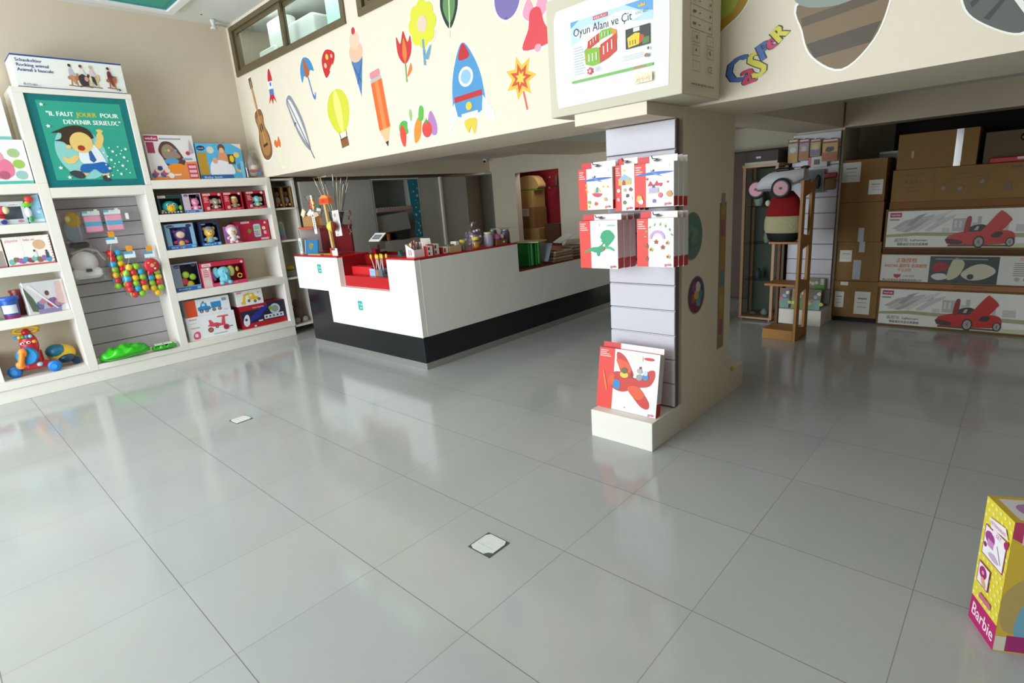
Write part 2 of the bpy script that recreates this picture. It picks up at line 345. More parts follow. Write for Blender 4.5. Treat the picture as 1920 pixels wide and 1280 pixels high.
m.art(sp([(.31, .33), (.32, .22), (.50, .20), (.49, .31), (.44, .40), (.40, .41)]), M('#e8edf5'))
m.art(sp([(.31, .21), (.28, .15), (.34, .13), (.40, .165), (.46, .12), (.54, .15), (.50, .23), (.40, .22)]), M('#1466b4'))
m.art([(.385, .34), (.41, .34), (.435, .25), (.405, .225), (.38, .25)], M('#2f5f9f'))
m.art(sp([(.19, .13), (.24, .085), (.29, .08), (.31, .10), (.29, .14), (.23, .155)]), M('#3b3b44')); m.art(sp([(.45, .09), (.46, .05), (.51, .05), (.51, .08), (.48, .105)]), M('#3b3b44'))
m.art(sp([(.14, .43), (.19, .45), (.20, .50), (.13, .50), (.19, .53), (.27, .565), (.36, .57), (.43, .53), (.455, .46), (.40, .45), (.28, .37), (.24, .38), (.20, .42)]), HR)
m.art(E(.345, .415, .092, .098, -15), SK); m.art(E(.335, .365, .03, .026), M('#b03122')); m.art(E(.235, .375, .022, .018), SK)
for i in range(24): 
    a, b = .50 + (i * .083) % .22, .09 + (i * .127) % .30
    m.art(star(a, b, .018) if i % 3 == 0 else E(a, b, .007, n=10), W_)
for a, b in ((.11, .75), (.12, .56), (.13, .18), (.18, .09)): m.art(star(a, b, .02), W_)
m.build('print', sg)

# neighbouring low shelf in the corner
cs = thing('corner_shelf', 'narrow white shelf between the shelf unit and the sales counter', 'shelf', (0, 0, 0))
MB().box(-4.79, 3.03, .1, -4.42, 3.06, 1.99, WHITE).build('side_panel', cs)
for a in (.10, .725, 1.205, 1.605, 1.96): MB().box(-4.79, 2.75, a, -4.40, 3.03, a + .022, WHITE).build('shelf', cs)
# ================================================================== GREY CUPBOARDS ALONG THE LEFT WALL
def cupboard(label, y0, y1, z0=0.0):
    t = thing('tall_cupboard', label, 'cupboard', (-4.42, (y0 + y1) / 2, 0), 90); h = (y1 - y0) / 2
    MB().box(-h, .02, z0, h, .37, 1.94, GREYP).build('carcass', t, bevel=.003)
    MB().box(-h + .004, 0, z0 + .01, h - .004, .019, 1.935, GREYP).build('door', t, bevel=.002); return t
cupboard('grey tall cupboard next to the corner shelf behind the paint brushes', 3.12, 4.21)
cupboard('narrow grey cupboard right of the niche with the teal curtain', 5.07, 5.455)
cupboard('grey cupboard at the far end of the row near the corner of the back wall', 5.50, 6.06)
tag(MB().box(-4.44, 5.46, 0, -4.38, 5.495, 1.94, WHITE).build('upright_strip'), 'thin white upright strip between two grey cupboards', 'strip')
n = thing('niche_cupboard', 'grey cupboard with an open niche behind the counter', 'cupboard', (-4.42, 4.64, 0), 90)
MB().box(-.425, 0, 0, .425, .37, 1.05, GREYP).build('carcass', n); MB().box(-.425, 0, 1.925, .425, .37, 1.94, WHITE).build('top', n)
MB().box(-.425, .36, 1.05, .425, .37, 1.925, M('#8c918c')).build('back', n); MB().box(.405, 0, 1.05, .425, .36, 1.925, WHITE).build('side_panel', n); MB().box(-.425, 0, 1.05, -.41, .36, 1.925, GREYP).build('side_panel', n)
m = MB(); pts = [(-.0, 0), (.135, 0), (.135, .87), (-.05, .87), (-.03, .5), (.02, .25)]
m.prism(pts, 0, .006, M('#127f96', .5)); m.frame((0, 0, 0), (1, 0, 0), (0, 0, 1), (0, -1, 0))
for i in range(16): m.art(star(.03 + (i * .047) % .10, .04 + (i * .173) % .8, .012 + .008 * (i % 3)), M('#bfe3ea'))
tag(m.build('patterned_curtain', loc=(-4.412, 4.895, 1.051)), 'teal curtain strip with small white shapes hanging in the niche', 'curtain').rotation_euler.z = R(90)
tag(MB().prism([(-.29, 0), (.30, .03), (.26, .29), (-.29, .25)], 0, .015, M('#a39f98', .8)).build('leaning_board', loc=(-4.46, 4.55, 1.165)), 'grey fabric covered board leaning in the niche below the rolled mat', 'board').rotation_euler.z = R(90)
m = MB().lathe([(.036, -.32), (.036, .32)], M('#a98f86', .8), (0, 0, 0), 16, 'x')
for i in range(40): m.ell((-.31 + (i * .0157), .034 * math.cos(i * 2.1), .034 * math.sin(i * 2.1)), (.012, .008, .008), M(('#7a2f35', '#d9c9bd', '#4f4a52')[i % 3]), 6, 4)
tag(m.build('rolled_mat', loc=(-4.435, 4.56, 1.50)), 'rolled floral mat lying across the top of the leaning board in the niche', 'mat').rotation_euler.z = R(90)
tag(MB().lathe([(.03, 0), (.033, .1), (.028, .105)], M('#b24d20', .3), (0, 0, 0), 16).build('copper_tin', loc=(-4.47, 4.42, 1.051)), 'copper orange tin standing on the floor of the niche', 'tin')
tag(MB().box(-.1, -.1, 0, .2, .1, .09, BLK).build('dark_box', loc=(-4.6, 4.66, 1.051)), 'low black box on the floor of the niche', 'box')
tag(MB().lathe([(.02, 0), (.022, .08), (.01, .1), (.01, .12)], M('#b5b3a8', .3), (0, 0, 0), 12).build('bottle', loc=(-4.46, 4.27, 1.051)), 'small grey bottle at the left of the niche floor', 'bottle')
t = thing('security_camera', 'small white ceiling camera with a black lens above the far cupboard', 'camera', (-4.30, 6.42, 2.16))
MB().lathe([(.03, .04), (.04, .02), (.03, 0), (.01, -.01)], PW, n=16).build('housing', t); MB().ell((.01, -.02, .0), .022, BLK).build('lens', t)

# ================================================================== SALES COUNTER
ct = thing('sales_counter', 'white sales counter with a black band, red inside and steel kickboard', 'counter', (0, 0, 0))
CW = M('#f2f3ef', .35, noise=.01, scale=5); CB = M('#15171c', .18)
def P(pts, y0, y1, mat): return MB().prism(pts, y0, y1, mat)
P([(-3.80, .685), (-3.12, .685), (-3.12, .33), (-1.50, .33), (-1.50, 1.055), (-1.935, 1.055), (-1.935, .745), (-2.84, .745), (-2.84, 1.055), (-3.80, 1.055)], 2.60, 2.66, CW).build('front_panel', ct, bevel=.002)
P([(-3.65, .07), (-1.52, .07), (-1.52, .329), (-3.121, .329), (-3.121, .684), (-3.65, .684)], 2.62, 2.68, CB).build('front_band', ct)
MB().box(-3.63, 2.63, 0, -1.53, 2.70, .07, STEEL).box(-1.58, 2.70, 0, -1.53, 6.3, .07, STEEL).build('kickboard', ct)
sd = MB(); sd.T = Matrix.Translation((-1.50, 0, 0)) @ Matrix.Rotation(R(90), 4, 'Z')
sd.prism([(2.661, .33), (6.3, .33), (6.3, .745), (4.0, .745), (4.0, 1.05), (2.661, 1.05)], 0, .05, CW); sd.build('side_panel', ct, bevel=.002)
MB().box(-1.57, 2.68, .07, -1.52, 6.3, .329, CB).build('side_band', ct)
MB().box(-3.80, 2.60, 1.056, -2.84, 3.0, 1.074, RED).build('worktop', ct, bevel=.002); MB().box(-1.935, 2.60, 1.056, -1.50, 3.05, 1.074, RED).box(-1.80, 3.05, 1.051, -1.50, 4.0, 1.069, RED).build('worktop', ct, bevel=.002)
MB().box(-2.17, 4.001, .746, -1.50, 6.3, .762, M('#7d1a1a', .4)).build('low_worktop', ct)
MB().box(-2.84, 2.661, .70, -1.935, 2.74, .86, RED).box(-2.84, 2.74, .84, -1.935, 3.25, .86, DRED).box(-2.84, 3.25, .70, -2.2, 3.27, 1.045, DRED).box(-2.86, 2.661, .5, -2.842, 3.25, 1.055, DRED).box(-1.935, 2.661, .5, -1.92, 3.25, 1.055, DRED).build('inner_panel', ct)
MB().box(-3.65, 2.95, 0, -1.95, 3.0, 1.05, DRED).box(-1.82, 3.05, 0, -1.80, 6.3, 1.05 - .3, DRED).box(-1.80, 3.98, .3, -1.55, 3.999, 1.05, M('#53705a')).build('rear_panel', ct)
# low red hutch standing on the counter's left end
h = thing('counter_hutch', 'red and white open hutch on the left end of the counter holding books', 'hutch', (-3.45, 2.74, 1.075))
MB().box(-.42, 0, 0, -.40, .28, .285, CW).build('side_panel', h); MB().box(-.40, .26, 0, .30, .28, .285, M('#6e0a12', .5)).build('back_panel', h)
MB().box(-.42, -.001, .286, -.06, .28, .306, M('#c9563f', .5)).box(-.06, .08, .286, .32, .28, .306, M('#7a3a30', .5)).build('top', h)
MB().box(-.42, .001, 0, -.405, -.0, .28, RED).build('edge_strip', h)
for (x, y, z, s_, tx) in ((-3.29, 2.599, .93, .085, 'C°w'), (-2.55, 2.599, .565, .085, 'C°w')):
    m = MB().frame((0, 0, 0), (1, 0, 0), (0, 0, 1), (0, -1, 0)).rect(0, 0, s_, s_ * 1.15, M('#2fb0a8'), .008); m.text(tx, .012, s_ * .6, .025, W_, bold=.001); m.rect(.03, .02, .07, .03, W_)
    tag(m.build('shop_sticker', loc=(x, y, z - .05)), 'turquoise square shop sticker on the ' + ('upper left' if x < -3 else 'lower middle') + ' of the white counter front', 'sticker')

# ================================================================== TOYS ON THE WALL SHELVES
def C_(h, r=.45): return M(h, r)
def shelf_pos(y0, y1, z, x=-4.45): return (x, (y0 + y1) / 2, z)
def carton(name, label, cat, y0, y1, z, h, base, d=.16, x=-4.45, fn=None, win=None, inner='#2a2f55', toy=None, group=None, tilt=0, side=None):
    """a toy carton facing the room; win = cut-out (u0,v0,u1,v1) with the toy sitting inside"""
    wd = y1 - y0 - .008; t = thing(name, label, cat, shelf_pos(y0, y1, z + .0005, x), 90, group, rx=-tilt)
    m = MB(); B = C_(base); Sd = C_(side or base); hw = wd / 2
    if win:
        a, b, c, e = win; a, c = a * wd - hw, c * wd - hw; b, e = b * h, e * h; q = d * .7; I = C_(inner)
        m.box(-hw, 0, 0, a, .004, h, B).box(c, 0, 0, hw, .004, h, B).box(a, 0, 0, c, .004, b, B).box(a, 0, e, c, .004, h, B)
        m.box(-hw, .0045, 0, -hw + .003, d, h, Sd).box(hw - .003, .0045, 0, hw, d, h, Sd).box(-hw + .003, .0045, 0, hw - .003, d, .003, Sd).box(-hw + .003, .0045, h - .003, hw - .003, d, h, Sd)
        m.box(-hw + .003, q, .003, hw - .003, q + .004, h - .003, I).box(-hw + .003, .0045, .003, -hw + .006, q, h - .003, I).box(hw - .006, .0045, .003, hw - .003, q, h - .003, I).box(-hw + .006, .0045, h - .006, hw - .006, q, h - .003, I)
    else: m.box(-hw, 0, 0, hw, d, h, Sd); m.frame((-hw, 0, 0), (1, 0, 0), (0, 0, 1), (0, -1, 0)); m.rect(0, 0, wd, h, B)
    m.frame((-hw, 0, 0), (1, 0, 0), (0, 0, 1), (0, -1, 0))
    m.lay = 3
    if fn: fn(m, wd, h)
    m.build('box_shell', t)
    if toy:
        k = MB(); toy(k, wd, h); k.build('boxed_toy', t)
    return t
EYEW, EYEB = M('#f5f5f2', .3), M('#101014', .2)
def eyes(k, x, y, z, s, dx):
    for q in (-1, 1): k.ell((x + q * dx, y, z), (s, s * .6, s), EYEW, 10, 6).ell((x + q * dx * .95, y - s * .45, z), (s * .55, s * .4, s * .6), EYEB, 8, 5)
def plush(col, belly, ear='round', s=1.0, snout=None, x=0, cheeks=None, hat=None, extra=None, z0=.0, y=.035):
    A, Bm = C_(col, .8), C_(belly, .8)
    def f(k, wd, h):
        u = h * s; k.ell((x, y, z0 + u * .24), (u * .20, .03, u * .22), A).ell((x, y - .012, z0 + u * .22), (u * .13, .026, u * .15), Bm)
        k.ell((x, y - .005, z0 + u * .58), (u * .24, .032, u * .22), A)
        for q in (-1, 1):
            k.ell((x + q * u * .22, y - .01, z0 + u * .28), (u * .10, .02, u * .07), A if not cheeks else C_(cheeks, .7), rot=(0, q * 30, 0)); k.ell((x + q * u * .13, y - .018, z0 + u * .07), (u * .09, .022, u * .07), A if not cheeks else C_(cheeks, .7))
            if ear == 'round': k.ell((x + q * u * .2, y, z0 + u * .74), (u * .08, .015, u * .08), A)
            elif ear == 'big': k.ell((x + q * u * .27, y, z0 + u * .58), (u * .13, .015, u * .17), A).ell((x + q * u * .27, y - .008, z0 + u * .58), (u * .09, .012, u * .12), Bm)
            elif ear == 'point': k.lathe([(u * .05, 0), (.002, u * .12)], A, (x + q * u * .14, y, z0 + u * .74), 8)
        if snout: k.ell((x, y - .03, z0 + u * .53), (u * .11, .018, u * .09), C_(snout, .8))
        eyes(k, x, y - .034, z0 + u * .61, u * .035, u * .08); k.ell((x, y - .045, z0 + u * .56), (u * .025, .008, u * .02), EYEB, 8, 5)
        if hat: k.ell((x, y - .005, z0 + u * .73), (u * .2, .028, u * .12), C_(hat, .7))
        if extra: extra(k, wd, h)
    return f
def logo(m, wd, h, txt, col='#c2182e', u=.03, v=.84, w_=.34, hh=.11, tc='#ffffff'):
    m.rect(u * wd, v * h, (u + w_) * wd, (v + hh) * h, C_(col)); m.text(txt, (u + w_ * .08) * wd, (v + hh * .28) * h, hh * h * .5, C_(tc), wid=w_ * wd * .82, bold=.0006)
def red_lines(m, wd, h, n=4, u=.06, v=.62, col='#f2c9cf'):
    for i in range(n): m.rect(u * wd, (v - i * .075) * h, (u + .16 + .05 * (i % 2)) * wd, (v - i * .075 + .03) * h, C_(col))
def blob(m, cu, cv, r, col, seed=1, sx=1):
    rd = random.Random(seed); m.art(sp([(cu + r * sx * (0.75 + .4 * rd.random()) * math.cos(a * .785), cv + r * (0.75 + .4 * rd.random()) * math.sin(a * .785)) for a in range(8)], 4), C_(col))
def redbox(txt='winfun'):
    def f(m, wd, h):
        logo(m, wd, h, txt, '#e9dfe0', .04, .85, .36, .10, '#b31230'); red_lines(m, wd, h, 4, .06, .72); m.art(E(.85 * wd, .88 * h, .07 * wd), C_('#e7cdd0'))
        m.rect(.0, 0, wd, .10 * h, C_('#c4264a')); blob(m, .2 * wd, .17 * h, .1 * h, '#d8b7b0', 3); m.text('Little Pals', .3 * wd, .03 * h, .05 * h, C_('#f7dde2'), wid=.5 * wd)
    return f
def navy(m, wd, h):
    m.art(E(.2 * wd, .9 * h, .13 * wd, .06 * h), C_('#1b2a63')); m.text('vtech', .1 * wd, .875 * h, .05 * h, W_, wid=.2 * wd); m.rect(0, 0, wd, .13 * h, C_('#1e78c8'))
    m.art(E(.83 * wd, .9 * h, .1 * wd, .065 * h), C_('#3a3550')); m.text('Baby', .08 * wd, .04 * h, .05 * h, W_, wid=.5 * wd); m.rect(.82 * wd, .02 * h, .97 * wd, .11 * h, C_('#7fc3e8'))
G1 = 'toy cartons on the upper right shelf'; G2 = 'toy cartons on the second right shelf'; G4 = 'ride-on and vehicle cartons at the bottom right shelf'
# row 1
def bird(k, wd, h):
    k.ell((0, .03, h * .36), (wd * .36, .04, h * .32), C_('#17a5ab', .6)).ell((0, .005, h * .3), (wd * .2, .03, h * .22), C_('#efc22a', .6)).ell((0, -.016, h * .36), (wd * .08, .02, h * .05), C_('#f2a21c'))
    eyes(k, 0, -.008, h * .48, h * .075, wd * .13); k.ell((-.09, .02, .03), (.03, .02, .02), C_('#efc22a')).ell((.1, .02, .06), (.02, .02, .03), C_('#9bc93c'))
carton('toy_box', 'dark teal toy carton with a turquoise plush bird, left end of its shelf', 'toy box', 1.485, 1.73, 1.641, .205, '#173b40', fn=lambda m, w, h: (logo(m, w, h, 'winfun', '#e6e2e2', .02, .84, .32, .12, '#b31230'), [blob(m, (.1 + i * .13) * w, .09 * h, .05 * h, ('#d9d3cf', '#e9b7b7', '#a9c9d6')[i % 3], i) for i in range(7)]), win=(.08, .14, .95, .8), inner='#11302f', toy=bird, group=G1)
carton('toy_box', 'narrow dark carton with a pink plush piglet beside the turquoise bird', 'toy box', 1.735, 1.935, 1.641, .208, '#cbb9cc', fn=navy, win=(.36, .16, .95, .95), inner='#3a2b45', toy=plush('#f08bb4', '#f7c6d6', 'point', .95, '#f5a7c4', .03), group=G1)
carton('toy_box', 'red toy carton with a grey brown plush mouse, third on its shelf', 'toy box', 1.942, 2.168, 1.641, .208, '#c21c36', fn=redbox(), win=(.32, .15, .93, .85), inner='#7d0f22', toy=plush('#a08d84', '#d8ccc0', 'big', .9, '#c9b8ab', .03), group=G1)
carton('toy_box', 'red toy carton with a plush doll wearing a cream cap, fourth on its shelf', 'toy box', 2.172, 2.395, 1.641, .21, '#c21c36', fn=redbox(), win=(.32, .15, .93, .88), inner='#7d0f22', toy=plush('#c79068', '#7c9a80', 'none', .9, None, .02, hat='#f2e6a6'), group=G1)
carton('toy_box', 'red toy carton with a light blue plush elephant, right end of the top row', 'toy box', 2.435, 2.668, 1.641, .21, '#a91733', fn=redbox(), win=(.30, .15, .95, .85), inner='#701022', toy=plush('#8fc6d8', '#c9e06b', 'big', .9, '#a9d6e2', .02), group=G1)
# row 2
carton('toy_box', 'pale blue toy carton with a purple plush monkey, left end of second shelf', 'toy box', 1.49, 1.79, 1.256, .275, '#8fb9dc', fn=navy, win=(.16, .15, .86, .86), inner='#6a86c4', toy=plush('#6b4a8c', '#f0b84b', 'round', .95, '#f2c7b0', 0, '#c5406c', extra=lambda k, w, h: k.ell((0, .003, h * .56), (h * .17, .02, h * .14), C_('#f3cdb6'))), group=G2)
carton('toy_box', 'navy toy carton with a small yellow plush bear beside the monkey carton', 'toy box', 1.845, 2.06, 1.256, .275, '#26335f', fn=navy, win=(.1, .14, .92, .93), inner='#1a2146', toy=plush('#e0b34a', '#6fb4d8', 'round', .95, '#f2d27a', 0, '#7fb0d0', hat='#8f8fa0'), group=G2)
t = thing('plush_toy', 'pink and white plush penguin in a small display box on the second shelf', 'plush toy', (-4.405, 2.19, 1.2565), 90)
k = MB(); plush('#eee6ea', '#d9dbe0', 'none', .98, '#f0b06a', 0, '#f2b8c6', y=.02)(k, .2, .245); k.ell((0, .035, .16), (.065, .02, .06), C_('#e59bb4', .8)); k.build('body', t)
MB().box(-.09, .0, 0, .09, .045, .012, C_('#c98a42')).box(-.09, .042, .012, .09, .045, .2, C_('#9a6aa8')).build('box_tray', t)
def phone(m, wd, h):
    m.rect(.16 * wd, .88 * h, .42 * wd, .97 * h, C_('#e9dfe0')); m.text('winfun', .18 * wd, .9 * h, .05 * h, C_('#b31230'), wid=.2 * wd)
    m.art(RC(.5 * wd, .14 * h, .76 * wd, .86 * h, .025), C_('#5a6a90')); m.art(RC(.525 * wd, .19 * h, .735 * wd, .82 * h, .02), C_('#dfe8ee')); m.rect(.55 * wd, .55 * h, .71 * wd, .74 * h, C_('#a9cf9a'))
    for i in range(9): m.rect((.55 + .055 * (i % 3)) * wd, (.25 + .09 * (i // 3)) * h, (.59 + .055 * (i % 3)) * wd, (.31 + .09 * (i // 3)) * h, C_(('#c65a6a', '#6a8fc0', '#d8a94a')[i % 3]))
    m.art(E(.84 * wd, .6 * h, .09 * h), C_('#f3dca0')); m.rect(.82 * wd, .3 * h, .9 * wd, .46 * h, C_('#f0c7cf')); m.art(E(.9 * wd, .86 * h, .06 * h), C_('#e7cdd0')); blob(m, .38 * wd, .5 * h, .12 * h, '#8aa03a', 7); m.rect(.7 * wd, .03 * h, .95 * wd, .13 * h, C_('#e9c4cb'))
carton('toy_box', 'wide red toy carton picturing a toy phone, right end of the second shelf', 'toy box', 2.265, 2.665, 1.256, .245, '#c81e45', fn=phone, x=-4.49, group=G2)
# row 3
def rattle(k, wd, h):
    for x, z, r, c in ((0, .5, .10, '#b8d94a'), (.07, .4, .09, '#9ccf3f'), (-.03, .25, .12, '#d0445a'), (.03, .13, .11, '#c9c03a'), (-.07, .12, .07, '#5aa6d0')): k.ell((x, .03, h * z + .02), (r * h + .01, .03, r * h + .01), C_(c))
carton('toy_box', 'grey and blue carton with a green and red rattle toy, left on the third shelf', 'toy box', 1.48, 1.76, .781, .31, '#9aa9bd', fn=navy, win=(.3, .16, .98, .95), inner='#1d2340', toy=rattle, x=-4.49)
def el(k, wd, h):
    A = C_('#7cc8da', .8); k.ell((.0, .02, .15), (.075, .045, .07), A).ell((0, .02, .07), (.065, .04, .055), A)
    for q in (-1, 1): k.ell((q * .085, .03, .155), (.045, .02, .065), A if q < 0 else C_('#d8dc7a')).ell((q * .045, 0, .03), (.03, .035, .025), A)
    k.tube([(0, -.02, .14), (0, -.04, .11), (.0, -.04, .07)], .016, A, 8, .01); eyes(k, 0, -.02, .165, .009, .03)
    k.tube([(-.17, .02, .2), (-.13, .02, .12), (-.11, .02, .07)], .02, C_('#7a3a8c')).ell((-.17, .015, .21), .024, C_('#e6e3ea')); k.tube([(.17 + .025 * math.cos(a), .0, .09 + .025 * math.sin(a)) for a in [i * .52 for i in range(12)]], .007, C_('#e5b64a'), closed=True)
    k.ell((.16, .02, .17), (.02, .012, .03), C_('#c9a83c'))
carton('toy_box', 'large red carton with a turquoise plush elephant and rattle in its window', 'toy box', 1.762, 2.27, .781, .285, '#c81e45', fn=lambda m, w, h: (logo(m, w, h, 'winfun', '#f1e4e6', .03, .84, .2, .12, '#b31230'), m.rect(0, 0, .19 * w, .8 * h, C_('#e8b9bf')), [m.rect(.03 * w, (.68 - i * .08) * h, .15 * w, (.71 - i * .08) * h, C_('#c26a72')) for i in range(4)], blob(m, .1 * w, .2 * h, .13 * h, '#ded0c8', 2), m.art(E(.93 * w, .88 * h, .055 * h), C_('#e7cdd0')), m.rect(.2 * w, 0, w, .13 * h, C_('#d63a6a')), m.text('Musical crib mobile', .35 * w, .04 * h, .045 * h, W_, wid=.4 * w)), win=(.22, .14, .97, .82), inner='#a01028', toy=el, d=.2, x=-4.44)
# row 4
def wheel(m, x, y, r, c='#2d2426', c2='#d9a68f'): m.art(E(x, y, r), C_(c)); m.art(E(x, y, r * .6), C_(c2)); m.art(E(x, y, r * .2), C_(c))
def trike(m, w, h):
    m.rect(.26 * w, .02 * h, .262 * w, .98 * h, C_('#cfd0d4')); m.text('DOLU', .06 * w, .86 * h, .075 * h, C_('#c22a3e'), wid=.15 * w, bold=.001); m.text('Unicorn', .06 * w, .5 * h, .07 * h, C_('#d0415c'), wid=.18 * w, bold=.0006)
    m.art(sp([(.1 * w, .05 * h), (.09 * w, .22 * h), (.13 * w, .34 * h), (.2 * w, .36 * h), (.23 * w, .25 * h), (.21 * w, .05 * h)]), C_('#dd5d78')); m.art(E(.15 * w, .2 * h, .035 * w, .08 * h), C_('#f4dfe4'))
    m.rect(.06 * w, .72 * h, .2 * w, .74 * h, C_('#b9bfc9')); P_ = C_('#e0485f')
    m.art([(.4 * w, .5 * h), (.45 * w, .58 * h), (.6 * w, .6 * h), (.72 * w, .5 * h), (.70 * w, .42 * h), (.5 * w, .44 * h)], P_); m.art([(.45 * w, .56 * h), (.44 * w, .75 * h), (.48 * w, .76 * h), (.54 * w, .6 * h)], P_)
    m.art([(.68 * w, .44 * h), (.74 * w, .85 * h), (.79 * w, .86 * h), (.77 * w, .4 * h)], P_); m.art([(.62 * w, .82 * h), (.64 * w, .87 * h), (.86 * w, .86 * h), (.86 * w, .79 * h)], P_)
    wheel(m, .45 * w, .32 * h, .055 * w, '#7a3a34', '#c77a64'); wheel(m, .59 * w, .42 * h, .035 * w, '#7a3a34', '#c77a64'); wheel(m, .78 * w, .33 * h, .062 * w, '#c23a50', '#7a3a34'); m.rect(.84 * w, .32 * h, .92 * w, .35 * h, C_('#444048')); m.rect(.5 * w, .1 * h, .78 * w, .13 * h, C_('#9aa0a8'))
carton('tricycle_box', 'white carton picturing a red tricycle on the bottom shelf', 'toy box', 1.485, 2.03, .201, .27, '#f0f1f4', fn=trike, d=.26, x=-4.43, group=G4)
def truck(m, w, h):
    m.rect(0, 0, .24 * w, h, C_('#e2552a')); Bl = C_('#2b8ed0'); m.art([(.27 * w, .3 * h), (.27 * w, .5 * h), (.33 * w, .55 * h), (.36 * w, .76 * h), (.47 * w, .74 * h), (.49 * w, .52 * h), (.55 * w, .5 * h), (.55 * w, .28 * h)], Bl)
    m.rect(.57 * w, .38 * h, .8 * w, .72 * h, Bl); m.rect(.37 * w, .56 * h, .44 * w, .7 * h, C_('#bfe0f0')); m.rect(.38 * w, .76 * h, .43 * w, .84 * h, C_('#a85a68')); m.rect(.5 * w, .36 * h, .78 * w, .40 * h, C_('#3a6d9c'))
    for x in (.34, .46, .62, .75): wheel(m, x * w, .25 * h, .04 * w)
    m.rect(.83 * w, .7 * h, .93 * w, .88 * h, C_('#8a9cb0')); m.text('DOLU', .84 * w, .1 * h, .07 * h, C_('#d0415c'), wid=.1 * w)
carton('truck_box', 'white and orange carton with a blue toy truck, stacked on the tricycle carton', 'toy box', 1.51, 2.01, .472, .19, '#e9eef3', fn=truck, d=.24, x=-4.45, group=G4)
def scooter(m, w, h):
    m.rect(0, 0, w, .22 * h, C_('#b5182a')); m.rect(0, .78 * h, .6 * w, h, C_('#b5182a')); m.art([(.16 * w, .25 * h), (.22 * w, .5 * h), (.55 * w, .95 * h), (.62 * w, .8 * h), (.4 * w, .4 * h)], C_('#2c2f8e')); m.art(E(.77 * w, .66 * h, .12 * w, .23 * h), C_('#c9cdd2')); m.art(E(.77 * w, .66 * h, .08 * w, .15 * h), C_('#8f979c')); blob(m, .68 * w, .72 * h, .1 * h, '#7fae3c', 4)
    m.art(sp([(.03 * w, .3 * h), (.1 * w, .6 * h), (.17 * w, .55 * h), (.16 * w, .2 * h), (.08 * w, .1 * h)]), C_('#e8e6ea')); m.art(E(.1 * w, .4 * h, .03 * w, .06 * h), C_('#33367a')); m.rect(.5 * w, .27 * h, .95 * w, .46 * h, C_('#d3d6da'))
    for i in range(5): m.art(E((.55 + i * .085) * w, .365 * h, .022 * w), C_('#4a4f7a' if i % 2 else '#7a3038'))
    m.text('ELECTRONIC', .28 * w, .84 * h, .06 * h, C_('#f3e9ea'), wid=.26 * w); m.rect(.25 * w, .03 * h, .3 * w, .1 * h, C_('#e8dcdc')); m.rect(.36 * w, .23 * h, .46 * w, .29 * h, C_('#e0e0e8'))
carton('toy_set_box', 'dark red and navy electronic toy set carton, right end of bottom shelf', 'toy box', 2.10, 2.668, .201, .285, '#23253f', fn=scooter, d=.26, x=-4.45, side='#a01826', group=G4)
def digger(m, w, h):
    Y = C_('#ecc21f'); m.art([(.2 * w, .2 * h), (.28 * w, .75 * h), (.5 * w, .85 * h), (.52 * w, .72 * h), (.36 * w, .65 * h), (.3 * w, .2 * h)], Y); m.art([(.15 * w, .12 * h), (.14 * w, .3 * h), (.32 * w, .22 * h), (.3 * w, .08 * h)], Y)
    m.art([(.48 * w, .35 * h), (.46 * w, .8 * h), (.66 * w, .8 * h), (.7 * w, .55 * h), (.82 * w, .5 * h), (.8 * w, .33 * h)], Y); m.rect(.5 * w, .55 * h, .6 * w, .74 * h, C_('#f3eed8'))
    for x, y in ((.45, .3), (.68, .22), (.84, .32)): wheel(m, x * w, y * h, .055 * w, '#2d2426', '#a88')
    m.rect(.04 * w, .84 * h, .2 * w, .95 * h, C_('#e3a1a8')); m.rect(.8 * w, .7 * h, .86 * w, .85 * h, C_('#c9ccd2'))
carton('digger_box', 'white carton picturing a yellow toy digger on the dark red carton', 'toy box', 2.09, 2.42, .487, .185, '#f4f3f1', fn=digger, d=.22, x=-4.46, group=G4)
